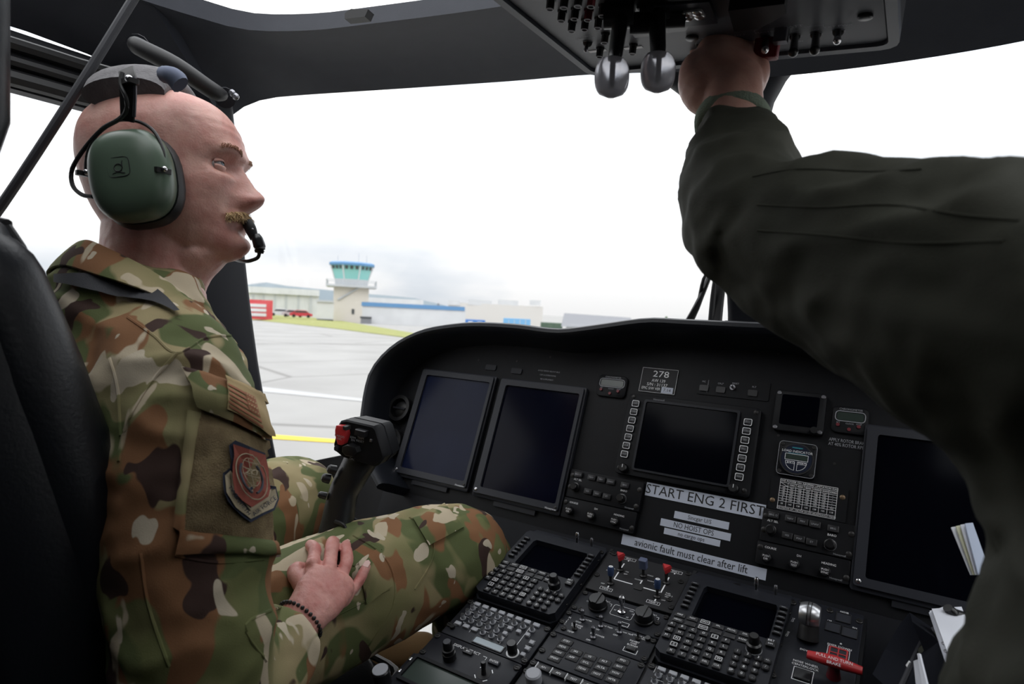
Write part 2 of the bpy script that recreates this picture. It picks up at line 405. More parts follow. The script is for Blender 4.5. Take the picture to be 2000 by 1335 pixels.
# doors with their windows, and the cabin sides behind them
def side(s, nm, wn, wl):
    x = s*.965
    w = MB().box(min(x, x+s*.03), max(x, x+s*.03), -1.3, -.12, 1.05, 2.45)
    structure(wl[0], w, M['lining2'], 'dark %s cabin side wall behind the cockpit door' % wl[1])
    d = MB().box(min(x, x+s*.03), max(x, x+s*.03), -.11, .93, 1.05, 1.62); d.box(min(x, x+s*.03), max(x, x+s*.03), -.11, .82, 2.33, 2.425)
    d.box(min(x, x+s*.03), max(x, x+s*.03), -.11, .02, 1.62, 2.33)
    root = structure(nm, d, M['lining2'], 'black %s cockpit door with a large window' % wl[1])
    for z, r in ((2.345, .014), (2.372, .010), (2.40, .012)):
        MB().tube([(x-s*.008, -.1, z-.012), (x-s*.008, .4, z), (x-s*.008, .6, z+.004), (x-s*.008, .8, z+.03)], r, 8, 3).build('door_seal', M['rubber'], root)
    MB().box(min(x-s*.012, x), max(x-s*.012, x), .0, .8, 1.6, 1.64).build('window_ledge', M['lining'], root)
    structure(wn[0], MB().box(min(x+s*.012, x+s*.018), max(x+s*.012, x+s*.018), .02, .88, 1.62, 2.34), M['glass'], 'clear window of the %s cockpit door' % wl[1])
side(-1, 'door_1', ('window_7',), ('wall_left', 'left'))
side(1, 'door_2', ('window_8',), ('wall_right', 'right'))

# grab handle in its recess on the roof side
gh = thing('grab_handle', 'black padded grab handle above the left door window', 'handle', loc=(-.86, .66, 2.42))
a, b = dep(262, 82, .98), dep(436, 186, 1.06)
def loc_in(root, p): return Vector(p) - root.location
mid = (a+b)/2 + Vector((.02, -.02, -.004)); d = (b-a).normalized()
MB().tube([loc_in(gh, q) for q in (a, a.lerp(b, .1)+Vector((.012,-.012,-.006)), mid, a.lerp(b, .9)+Vector((.012,-.012,-.006)), b)], [.008,.0135,.0145,.0135,.009], 12, 5).build('grip', M['rubber'], gh)
for q in (a, b):
    MB().lathe([(.017,0),(.017,.008),(.009,.018),(.007,.05)], 12, loc_in(gh, q) + Vector((-.01,.01,.0)), (-.7,.45,.35)).build('mount', M['lining2'], gh)
for du in (455, 462):
    MB().lathe([(.005,0),(.006,.004),(.003,.008)], 10, loc_in(gh, dep(du, 182 + (du-455), 1.06)), (.5,-.8,-.2)).build('screw', M['steel'], gh)

# strap from the roof to behind the left seat
s0, s1 = dep(272, -20, .86), dep(5, 398, .80)
MB().limb([s0 + (s0-s1)*.26, s0, s0.lerp(s1, .5)+Vector((0,0,-.004)), s1, s1+Vector((-.02,-.05,-.1))], [(.008,.006)]*5, n=10).build('roof_strap', M['webbing'])
tag(bpy.data.objects['roof_strap'], 'black cord stretched from the roof to behind the left seat', 'strap')

# windscreen wipers outside
wp = thing('windscreen_wiper', 'black windscreen wiper parked beside the centre post outside', 'wiper', loc=onX(1385, 640, -.09))
def wl_(u, v, x): return loc_in(wp, onX(u, v, x))
MB().limb([wl_(1390,528,-.09), wl_(1360,600,-.12), wl_(1330,655,-.16)], [(.010,.006),(.012,.007),(.014,.008)], n=8).build('arm', M['rubber'], wp)
MB().limb([wl_(1397,540,-.075), wl_(1392,590,-.08), wl_(1386,655,-.085)], [(.005,.006),(.007,.008),(.007,.008)], n=8).build('blade', M['rubber'], wp)
MB().tube([wl_(1386,525,-.09), wl_(1374,545,-.1), wl_(1366,580,-.115)], .004, 6, 3).build('washer_hose', M['rubber'], wp)
MB().limb([wl_(1408,545,-.07), wl_(1402,600,-.07), wl_(1397,655,-.07)], [(.013,.008)]*3, n=8).build('rail', M['rubber'], wp)
# small unit on the post above the glareshield
sc_ = thing('standby_compass', 'small black boxed unit with cable on the centre post', 'compass', loc=onX(1455, 640, .0) + Vector((0,-.06,-.03)))
MB().rbox(-.03,.05,-.02,.03,-.03,.045,.008,.002).build('housing', M['panel'], sc_)
MB().tube([(.03,-.024,.01),(.05,-.03,.0),(.055,-.028,-.03)], .003, 6, 4).build('cable', M['rubber'], sc_)
for x in (-.02, .04): MB().cyl((x,-.02,.03),(0,-1,0),.004,.003).build('screw', M['steel'], sc_)

# ------------------------------------------------------------------ the airfield outside
apron = mat('worn concrete', (.31, .305, .295), .9, noise_=(.35, (.25, .245, .237), .35, .7))
t = apron.node_tree; b = t.nodes['Principled BSDF']
tcn = N(t, 'ShaderNodeTexCoord'); vor = N(t, 'ShaderNodeTexVoronoi', feature='DISTANCE_TO_EDGE'); vor.inputs['Scale'].default_value = .16
mpn = N(t, 'ShaderNodeMapping'); mpn.inputs['Rotation'].default_value = (0, 0, .6); mpn.inputs['Scale'].default_value = (1, .5, 1)
t.links.new(tcn.outputs['Object'], mpn.inputs[0]); t.links.new(mpn.outputs[0], vor.inputs[0])
rp = N(t, 'ShaderNodeValToRGB'); rp.color_ramp.elements[0].color = (.55, .54, .53, 1); rp.color_ramp.elements[1].position = .012; rp.color_ramp.elements[1].color = (1, 1, 1, 1)
t.links.new(vor.outputs[0], rp.inputs[0]); mx = N(t, 'ShaderNodeMix', data_type='RGBA', blend_type='MULTIPLY'); mx.inputs[0].default_value = 1
src = b.inputs['Base Color'].links[0].from_socket
t.links.new(src, mx.inputs[6]); t.links.new(rp.outputs[0], mx.inputs[7]); t.links.new(mx.outputs[2], b.inputs['Base Color'])
def gz(d): return 0.0 if d < 30 else -(d-30)*.0195 if d < 190 else -3.12         # the field falls gently away
mb = MB(); rr = [0, 6, 15, 30, 60, 100, 140, 190, 400, 1500]; n = 48
vs_ = [(CAM.x + r*math.cos(2*math.pi*j/n), r*math.sin(2*math.pi*j/n), gz(r)) for r in rr[1:] for j in range(n)] + [(CAM.x, 0, 0)]
fs_ = [(len(vs_)-1, j, (j+1) % n) for j in range(n)]
for i in range(len(rr)-2): fs_ += [(i*n+j, (i+1)*n+j, (i+1)*n+(j+1) % n, i*n+(j+1) % n) for j in range(n)]
mb.add(vs_, fs_); structure('floor_apron', mb, apron, 'pale worn concrete airfield apron outside', 60)
bpy.data.objects['floor_apron'].name = 'floor.001'
def field(name, m, pts, label, cat, h=.02, kind=None):
    """a thin slab on the field through (u, v) corners"""
    q = []
    for u, v in pts:
        r = ray(u, v); lo, hi = 3.0, 900.0
        for _ in range(50):
            d = (lo+hi)/2; p = CAM + r*(d/math.hypot(r.x, r.y))
            if p.z > gz(d): lo = d
            else: hi = d
        q.append(p)
    mb = MB(); mb.loft([[(p.x, p.y, p.z+.004) for p in q], [(p.x, p.y, p.z+h) for p in q]])
    o = mb.build(name, m, None, None); return tag(o, label, cat, None, kind)
grass = mat('dry green grass', (.20, .23, .055), .95, noise_=(1.2, (.27, .26, .09), .3, .7))
field('grass_verge', grass, [(440,606),(640,622),(860,660),(860,668),(640,640),(440,619)], 'strip of yellow green grass along the apron edge', 'grass', .06, 'stuff')
yl = mat('yellow road paint', (.62, .46, .05), .8)
field('painted_line', yl, [(380,838),(700,862),(700,868),(380,848)], 'yellow painted line across the apron', 'line', .012)
field('painted_line', mat('faded white paint', (.38,.38,.38), .8), [(480,752),(735,782),(735,787),(480,762)], 'faded white painted line across the apron', 'line', .012)

def facing(p):
    d = Vector((p.x-CAM.x, p.y, 0)).normalized(); return Vector((d.y, -d.x, 0)), d
def bigbox(root, name, m, u0, u1, vt, vb, d, depth, parent_loc=None, skew=0.0):
    a, b = rng(u0, vb, d), rng(u1, vb, d); top = rng((u0+u1)/2, vt, d).z; bot = min(a.z, b.z)
    if root is None or name is None: raise ValueError
    x = (b-a); x.z = 0; y = Vector((-x.y, x.x, 0)).normalized()*depth
    o = root.location; q = [a, b, b+y, a+y]
    mb = MB().loft([[(p.x-o.x, p.y-o.y, bot-o.z) for p in q], [(p.x-o.x, p.y-o.y, top-o.z) for p in q]])
    return mb.build(name, m, root, None)
wh = mat('white cladding', (.62, .63, .64), .7, noise_=(.4, (.55, .56, .57), .3, .7)); gy = mat('grey cladding', (.46, .48, .5), .7)
cream = mat('cream render', (.62, .58, .52), .8); bl = mat('blue fascia', (.10, .24, .44), .6); tq = mat('turquoise glazing', (.25, .55, .52), .15)
dk = mat('dark window', (.05, .055, .06), .3); rd = mat('faded red paint', (.55, .05, .06), .6); slate = mat('grey slate roof', (.20, .205, .22), .8)
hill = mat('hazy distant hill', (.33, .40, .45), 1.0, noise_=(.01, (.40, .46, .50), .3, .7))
# hills
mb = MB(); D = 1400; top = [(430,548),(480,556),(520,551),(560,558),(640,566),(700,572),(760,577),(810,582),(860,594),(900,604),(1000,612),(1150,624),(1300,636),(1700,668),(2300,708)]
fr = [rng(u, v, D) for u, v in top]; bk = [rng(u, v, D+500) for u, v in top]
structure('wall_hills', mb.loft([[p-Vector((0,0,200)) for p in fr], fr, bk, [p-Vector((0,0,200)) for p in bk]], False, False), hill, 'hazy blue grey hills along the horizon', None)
bpy.data.objects['wall_hills'].name = 'trim_9'

# control tower
D = 150; base = rng(684, 632, D)
tw = thing('control_tower', 'white airfield control tower with flared turquoise glass cab', 'tower', loc=base)
px = D/FPX*1.02
def twp(u, v, dy=0.0): p = rng(u, v, D); return Vector((p.x, p.y, p.z)) - base + facing(base)[1]*dy
ex, ey = facing(base)
TX = lambda c, hw, z: [(c.x+ex.x*sx*hw+ey.x*sy*hw, c.y+ex.y*sx*hw+ey.y*sy*hw, z) for sx, sy in ((-1,-1),(1,-1),(1,1),(-1,1))]
def octo(c, r, z, n=8): return [(c.x+r*math.cos(2*math.pi*(j+.5)/n), c.y+r*math.sin(2*math.pi*(j+.5)/n), z) for j in range(n)]
c0 = Vector((0,0,0)) + ey*3.5
zt = lambda v: twp(690, v).z
MB().loft([TX(c0, 3.9, -.3), TX(c0, 3.9, zt(558))]).build('shaft', cream, tw, None)
MB().loft([TX(c0, 5.6, zt(561)), TX(c0, 5.6, zt(557))]).build('gallery_floor', gy, tw, None)
MB().loft([octo(c0, 4.0, zt(557)), octo(c0, 4.1, zt(545))]).build('cab_base', gy, tw, None)
n = 8; r0, r1, z0, z1 = 4.1, 5.1, zt(545), zt(518)
for j in range(n):
    q = [octo(c0, r0, z0)[j], octo(c0, r0, z0)[(j+1) % n], octo(c0, r1, z1)[(j+1) % n], octo(c0, r1, z1)[j]]
    ce = [Vector(c0)]; mb = MB().loft([q, [tuple(Vector(p).lerp(Vector((c0.x, c0.y, p[2])), .03)) for p in q]])
    w_ = mb.build('cab_window', tq, tw, None)
    MB().tube([q[0], q[3]], .16, 6).build('mullion', wh, tw, None)
    a_, b_ = Vector(q[3]).lerp(Vector(q[0]), .05), Vector(q[2]).lerp(Vector(q[1]), .05); out_ = ((a_+b_)/2 - Vector((c0.x, c0.y, a_.z))).normalized()*.12
    for k in range(3):
        p0, p1 = a_.lerp(b_, .12+.3*k)+out_, a_.lerp(b_, .30+.3*k)+out_; dn = Vector((0,0,-.75)) - out_*1.1
        MB().loft([[p0, p1, p1+dn, p0+dn], [p+out_*.3 for p in (p0, p1, p1+dn, p0+dn)]]).build('blind', dk, w_, None)
MB().loft([octo(c0, 5.5, z1), octo(c0, 5.5, z1+.5), octo(c0, 4.8, z1+.8)]).build('roof', bl, tw, None)
for k, h in ((0, 2.6), (2, 3.4), (5, 2.2)):
    p = Vector(octo(c0, 3.5, z1)[k]); MB().tube([p, p+Vector((0,0,h))], .06, 6).build('antenna', gy, tw, None)
for j in range(4):
    a_, b_ = Vector(TX(c0, 5.5, zt(557))[j]), Vector(TX(c0, 5.5, zt(557))[(j+1) % 4])
    m_ = MB().tube([a_+Vector((0,0,1.1)), b_+Vector((0,0,1.1))], .06, 6)
    for k in range(5): p = a_.lerp(b_, k/4); m_.tube([p, p+Vector((0,0,1.1))], .05, 5)
    m_.build('railing', gy, tw, None)
MB().tube([twp(660, 585, -.6), twp(702, 561, -.6)], .22, 6).build('stair', gy, tw, None)
MB().loft([[twp(687,603,-.5), twp(692,603,-.5), twp(692,613,-.5), twp(687,613,-.5)], [twp(687,603,.1), twp(692,603,.1), twp(692,613,.1), twp(687,613,.1)]]).build('window', dk, tw, None)

def building(name, label, cat, u0, u1, vt, vb, d, depth, m, extra=()):
    r = thing(name, label, cat, loc=rng((u0+u1)/2, vb, d)); bigbox(r, 'wall', m, u0, u1, vt, vb, d, depth)
    for nm, mm, a, b_, c, e, off in extra: bigbox(r, nm, mm, a, b_, c, e, d-off, off+.05)
    return r
building('annex_building', 'low white annex at the foot of the control tower', 'building', 618, 651, 588, 626, 139, 6, wh, [('roof_edge', gy, 617, 652, 586, 589, .3), ('base', dk, 618, 651, 623, 626, .2)])
building('hangar', 'long pale hangar behind the parked cars', 'building', 470, 622, 568, 616, 210, 25, wh, [('pier', gy, u, u+4, 575, 615, .5) for u in (492, 512, 534, 556, 580, 604)] + [('roof_edge', wh, 468, 624, 562, 570, .9)])
building('storage_shed', 'long white roof building behind the tower', 'building', 718, 826, 583, 612, 220, 14, wh)
building('fence_panel', 'white panelled compound wall with dark posts right of tower', 'wall', 706, 908, 596, 643, 140, 1.0, wh, [('post', slate, u, u+4, 592, 642, .3) for u in (753, 852)] + [('capping', bl, 706, 908, 594, 597, .2), ('base', gy, 706, 908, 638, 643, .2), ('notice', slate, 776, 786, 617, 620, .1)])
building('concrete_block', 'pale concrete building with stepped top behind the glareshield', 'building', 873, 1058, 594, 655, 170, 15, mat('pale concrete', (.60,.58,.55), .85), [('parapet', wh, u, u+w_, 586, 595, .4) for u, w_ in ((876,22),(914,46),(972,40),(1034,22))])
building('waste_bin', 'dark grey wheeled bin beside the tower door', 'bin', 704, 725, 620, 636, 138, 1.2, slate, [('lid', dk, 703, 726, 618, 621, .1)])
building('container', 'blue container with two white discs', 'container', 908, 947, 624, 646, 120, 2.4, mat('container blue', (.05,.17,.45), .6), [('disc', wh, 914, 923, 627, 637, .1), ('disc', wh, 932, 941, 628, 638, .1)])
building('container', 'light blue container right of the dark blue one', 'container', 982, 1035, 622, 650, 118, 2.4, mat('container sky', (.16,.38,.62), .6), [('rib', gy, u, u+1.2, 624, 648, .05) for u in (992, 1003, 1014, 1025)])
building('barrier', 'small red and white box between the containers', 'box', 958, 969, 632, 646, 119, .8, rd)
building('hedge', 'dark green hedge beside the light blue container', 'hedge', 1054, 1097, 630, 668, 90, 3, mat('hedge green', (.06,.10,.07), .9, noise_=(2, (.09,.13,.09), .3, .7)))
# slate roofed house
hs = thing('slate_roofed_house', 'small white house with grey slate roof beyond the glareshield', 'house', loc=rng(1165, 660, 70))
bigbox(hs, 'wall', wh, 1104, 1230, 636, 670, 70, 6)
a, b_ = rng(1096, 637, 69.5), rng(1238, 643, 69.5); t0, t1 = rng(1102, 611, 72.5), rng(1232, 620, 72.5); y_ = facing(a)[1]*6.5; o_ = hs.location
MB().loft([[p-o_ for p in (a, t0, a+y_)], [p-o_ for p in (b_, t1, b_+y_)]]).build('roof', slate, hs, None)
bigbox(hs, 'window', dk, 1115, 1130, 645, 660, 69.9, .1)
# red striped hut
ht = building('fire_hut', 'red and white striped hut left of the parked cars', 'hut', 474, 532, 585, 622, 120, 4, rd, [('stripe', wh, 477, 520, v, v+5, .15) for v in (593, 602, 611)])
# parked cars
def car(u, v, d, m, label, s=1.0):
    r = thing('parked_car', label, 'car', loc=rng(u, v, d), group='cars parked by the hangar'); ex_, ey_ = facing(r.location)
    M4 = frame_at(r.location, ex_, ey_, (0,0,1)); r.matrix_world = M4
    pf = [(-2.1,.35),(2.1,.35),(2.15,.75),(1.5,.95),(.9,1.45),(-.9,1.48),(-1.6,.98),(-2.15,.85)]
    MB().loft([[(x*s, -.85, z*s) for x, z in pf], [(x*s, .85, z*s) for x, z in pf]]).build('body', m, r, None)
    gl = [(.85,1.36),(-.85,1.39),(-1.4,1.0),(1.35,1.0)]
    MB().loft([[(x*s, -.88, z*s) for x, z in gl], [(x*s, -.84, z*s) for x, z in gl]]).build('side_window', dk, r, None)
    for x in (-1.35, 1.35): MB().cyl((x*s, -.9, .33*s), (0,1,0), .33*s, .25, 14).build('wheel', M['rubber'], r)
car(548, 617, 135, mat('white car', (.6,.62,.66), .3), 'white parked car nearest the striped hut')
car(572, 619, 133, mat('silver car', (.5,.45,.5), .3), 'silver parked car in the middle of the row')
car(588, 620, 131, mat('red car', (.5,.04,.06), .3), 'red parked car at the right end of the row')
# conifer top over the glareshield
cf = thing('conifer', 'small dark green conifer top right of the slate roof', 'tree', loc=rng(1299, 660, 60))
mb = MB()
for k in range(5): mb.lathe([(.75-.1*k, 0), (.35-.06*k, .5), (.05, .62)], 9, (0, 0, .35*k))
mb.build('foliage', mat('conifer green', (.05,.10,.045), .9, noise_=(6, (.09,.15,.07), .3, .7)), cf)
MB().cyl((0,0,-1.2), (0,0,1), .12, 1.4, 8).build('trunk', slate, cf)

# ------------------------------------------------------------------ instrument panel
TLT = R_(21.389)
PX_, PY_, PZ_ = Vector((1,0,0)), Vector((0,math.sin(TLT),math.cos(TLT))), Vector((0,-math.cos(TLT),math.sin(TLT)))
PO = Vector((0, 1.2, 2.0)); PM = frame_at(PO, PX_, PY_, PZ_)
def pan(u, v, n=0.0):
    r = ray(u, v); k = ((PO + PZ_*n - CAM).dot(PZ_))/r.dot(PZ_); q = CAM + r*k - PO; return q.x, q.dot(PY_)
pz = lambda x, y, n=0.0: pan(1100 + x/2.781, 660 + y/2.781, n)
def on_panel(name, label, cat, a, b, n=0.0, group=None):
    return thing(name, label, cat, frame_at(PO + PX_*a + PY_*b + PZ_*n, PX_, PY_, PZ_), group=group)
def fit_text(mb, s, x0, x1, y, size, z):
    vs, fs = text_mesh(s); lo, hi = min(p[0] for p in vs), max(p[0] for p in vs); k = (x1-x0)/(hi-lo)
    mb.add([(x0 + (p[0]-lo)*k, y + p[1]*size, z) for p in vs], fs)
LIP = .085; CXP = .036
lp = [pan(u, v, LIP) for u, v in ((745,940),(716,880),(712,830),(716,790),(720,765),(728,733),(748,703),(780,676),(820,657),(862,648),(920,643),(1000,647),(1060,655),(1095,657),(1135,653),(1180,647),(1260,637),(1330,640))]
lp = [p for p in lp if p[0] < CXP]
full = [Vector((a, b, 0)) for a, b in lp] + [Vector((2*CXP-a, b, 0)) for a, b in reversed(lp)]
full = resample(full, 90)
ip = thing('instrument_panel', 'wide black instrument panel under a curved glareshield', 'instrument panel', PM)
rings = []
for i, p in enumerate(full):
    t = (full[min(i+1, 89)] - full[max(i-1, 0)]).normalized(); o = Vector((-t.y, t.x, 0))
    sec = [(0, -.34), (0, .06), (.003, LIP-.006), (.008, LIP), (.015, LIP), (.020, LIP-.007), (.022, .05), (.024, -.36)]
    rings.append([(p.x + o.x*w_, p.y + o.y*w_, n_) for w_, n_ in sec])
MB().loft(rings).build('glareshield', mat('glareshield vinyl', (.009, .0105, .015), .45, bump=(500, .3, .001), spec=.35), ip)
bd = [(p.x, p.y) for p in full]; bd = [(a, max(b, -.437)) for a, b in bd]
bd[0] = (bd[0][0], -.437); bd[-1] = (bd[-1][0], -.437)
MB().prism(list(reversed(bd)), -.03, -.012).build('panel_board', M['panel'], ip, None)
MB().box(-.66, .74, -.55, -.432, -.42, -.0125).build('panel_underside', M['lining2'], ip, None)
MB().box(-.45, .52, -1.0, -.45, -.30, -.12).build('panel_support', M['lining2'], ip, None)
_ps = {}
def screws(root, pts, z, r=.0036, m='dkmetal'):
    for x, y in pts:
        k = (r, m)
        if k not in _ps:
            b = MB().lathe([(r,0),(r,.0008),(r*.75,.0014)], 10); b.box(-r*.6, r*.6, -r*.12, r*.12, .0013, .0016); _ps[k] = b.mesh('screw', 35)
        obj('screw', _ps[k], M[m], root, (x, y, z))
for u, v in ((935,703),(1075,697),(1010,705),(1250,775),(1520,690),(1530,800),(1520,850),(1630,905),(1640,985)): MB().lathe([(.0022,0),(.0022,.001)], 8, (*pan(u, v, -.012), -.012)).build('rivet', M['dkmetal'], ip)
lettering(ip, [('AVOID SPEEDS BELOW IDLE', *pan(1072, 725, -.012), .0042), ('CAT A OPERATIONS', *pan(1070, 733, -.012), .0042), ('SEE SUPPLEMENT', *pan(1068, 741, -.012), .0042)], M['dim'], -.0115)
r_ = [pan(u, v, -.012) for u, v in ((950,715),(970,717),(1000,722),(1020,725))]
for k in (0, 2): MB().rbox(r_[k][0], r_[k+1][0], r_[k][1]-.008, r_[k][1]+.004, -.012, -.009, .002).build('cover_plate', M['module'], ip)
for u, v in ((781,797), (764,862)):
    a, b = pan(u, v, 0); vt = MB().frame([(a+.031*math.cos(t), b+.031*math.sin(t)) for t in np.linspace(0, 6.283, 25)[:-1]], [(a+.023*math.cos(t), b+.023*math.sin(t)) for t in np.linspace(0, 6.283, 25)[:-1]], -.012, .006).build('air_vent', M['knob'], ip)
    MB().ball((a, b, -.012), .0235, 16, 8, (1,1,.55)).build('nozzle', M['rubber'], vt)
    MB().box(a-.018, a+.018, b-.002, b+.002, -.001, .004).build('vane', M['module'], vt)

def display(label, a0, a1, b0, b1, scr, group=None):
    d = on_panel('display_unit', label, 'display', (a0+a1)/2, (b0+b1)/2, -.012, group); w_, h = (a1-a0)/2, (b1-b0)/2
    MB().rbox(-w_-.019, w_+.010, -h-.020, h+.016, 0, .010, .004, .001).build('chassis', M['bezel'], d)
    MB().frame(rrect(-w_-.015, w_+.007, -h-.013, h+.012, .004), rrect(-w_, w_, -h, h, .004), .009, .0165).build('bezel', M['bezel'], d)
    MB().rbox(-w_+.0002, w_-.0002, -h+.0002, h-.0002, .0095, .0115, .003).build('screen', scr, d)
    MB().box(-w_*.6, w_*.5, -h-.030, -h-.019, -.002, .006).build('latch_bar', M['module'], d)
    s = MB().lathe([(.0034,0),(.0034,.001),(.002,.0016)], 12, (-w_-.008, -h-.0065, .0165)).build('screw', M['chrome'], d)
    MB().lathe([(.003,0),(.003,.001),(.002,.0014)], 12, (w_+.002, -h-.0065, .0165)).build('screw', M['dkmetal'], d)
    lettering(d, [('Honeywell', w_-.008, -h-.0105, .0055)], M['white'], .0168); return d
display('leftmost large display with a bluish dusty blank screen', -.618, -.440, -.386, -.169, M['screenb'])
display('second large display from the left, dark blue blank screen', -.398, -.2225, -.389, -.170, mat('navy glass screen', (.0025,.003,.010), .15, spec=.08, noise_=(7, (.004,.005,.016), .5, .8)))
display('large blank display half hidden behind the flight suit sleeve', .294, .470, -.392, -.176, M['screen'])
display('rightmost large display, hidden behind the flight suit', .515, .690, -.392, -.176, M['screen'])

# centre display with two columns of keys
cd = on_panel('centre_display', 'square blank centre display with white outlined keys down both sides', 'display', 0, -.2325, -.012)
MB().rbox(-.121, .119, -.0765, .0765, 0, .012, .006, .001).build('chassis', M['panel'], cd)
MB().frame(rrect(-.088, .086, -.066, .068, .004), rrect(-.084, .082, -.0625, .0635, .003), .011, .016).build('bezel', M['module'], cd)
MB().rbox(-.0838, .0818, -.0623, .0633, .0115, .013, .003).build('screen', M['screen'], cd)
names = ['DAY', 'CONT', 'VID', 'IMG', 'CAM', 'FLIR', 'MAP']
for i in range(7):
    for x, y in ((-.1045-.0004*i, .0575-.0163*i), (.1005-.0002*i, .0495-.0158*i)):
        k = MB().rbox(-.0072, .0072, -.0064, .0064, 0, .003, .0022, .0005).build('key', M['key'], cd, loc=(x, y, .012))
        MB().frame(rrect(-.0068,.0068,-.006,.006,.0022), rrect(-.0059,.0059,-.0051,.0051,.0018), .0028, .0034).build('outline', M['white'], k)
        lettering(k, [(names[i], 0, 0, .0042)], M['dim'], .0033, 'legend')
for x in (-.103, .094):
    k = MB().lathe([(.0085,0),(.008,.010),(.0065,.0115)], 18, (0,0,0)).build('knob', M['knob'], cd, loc=(x, -.066, .012)); MB().box(-.0005,.0005,0,.006,.0114,.0118).build('pointer', M['white'], k)
screws(cd, ((-.113,-.066),(.110,-.066),(-.112,.071),(.111,.069)), .012, .004); lettering(cd, [('Honeywell', -.062, .0705, .005)], M['dim'], .0122)

# clocks
def clock(label, a0, a1, b0, b1):
    c = on_panel('clock', label, 'clock', (a0+a1)/2, (b0+b1)/2-.006, -.012); w_ = (a1-a0)/2
    MB().rbox(-w_-.004, w_+.004, -.022, .022, 0, .006, .008, .001).build('body', M['panel'], c)
    MB().rbox(-w_+.003, w_-.003, -.001, .012, .006, .0066, .003).build('readout', M['lcdg'], c)
    MB().frame(rrect(-w_,w_,-.003,.0145,.006), rrect(-w_+.0012,w_-.0012,-.0018,.0133,.005), .0058, .0070).build('outline', M['dim'], c)
    for x, y, m in ((-w_*.75,-.0095,'dred'),(0,-.0155,'dred'),(w_*.6,-.0095,'dred')): MB().cyl((x,y,.006),(0,0,1),.0028,.003,10).build('button', M[m], c)
    lettering(c, [('CHRONOMETER', 0, .0175, .0045), ('SET', -w_*.75, -.0055, .0035), ('CLOCK', 0, -.006, .0035), ('ST/SP', w_*.6, -.0055, .0035)], M['dim'], .0063)
clock('small outlined chronometer left of the 278 placard', -.19, -.137, -.148, -.128)
clock('small outlined chronometer above the rotor brake notice', .231, .275, -.159, -.142)

# placard
pl = on_panel('placard', 'black placard printed 278 above the centre display', 'placard', -.0735, -.1225, -.012)
MB().rbox(-.0355, .0355, -.0245, .0245, 0, .002, .001).build('plate', M['ink'], pl)
mb = MB(); fit_text(mb, '278', -.0125, .0185, .0125, .0175, .0023); fit_text(mb, 'AW 139', -.013, .0135, -.0005, .0085, .0023)
fit_text(mb, 'S/N : 31137', -.021, .019, -.0085, .0085, .0023); fit_text(mb, 'EPIC S/W VER', -.030, .0065, -.0165, .0075, .0023)
for l_ in boxrule(-.0348, .0348, -.0238, .0238, .0005): rule(mb, *l_, .0022)
mb.build('lettering', M['white'], pl, None)
tg = MB().box(.009, .031, -.023, -.0115, .002, .0026).build('paper_tag', M['paper'], pl, None); lettering(tg, [('7.14', .020, -.0175, .0085)], M['ink'], .0028)

# switch row right of the placard
sw = on_panel('switch_panel', 'dim switch row with one toggle right of the 278 placard', 'switch panel', *pz(915, 260), -.012)
MB().rbox(-.062, .062, -.018, .016, 0, .002, .002).build('plate', M['panel'], sw)
MB().lathe([(.005,0),(.005,.003),(.002,.003),(.0024,.012),(.0018,.0135)], 12, (0,0,.002)).build('toggle', M['steel'], sw)
for x in (-.05, -.02, .035): MB().rbox(x-.008, x+.008, -.012, -.001, .002, .0045, .002).build('cap', M['key'], sw)
lettering(sw, [('MC', -.052, .006, .0045), ('CPLT', -.022, .005, .0045), ('RESET', .004, .008, .0045), ('PLT', .036, .005, .0045)], M['dim'], .0024, lines=[(-.044,-.014,-.044,.01,.0005)])

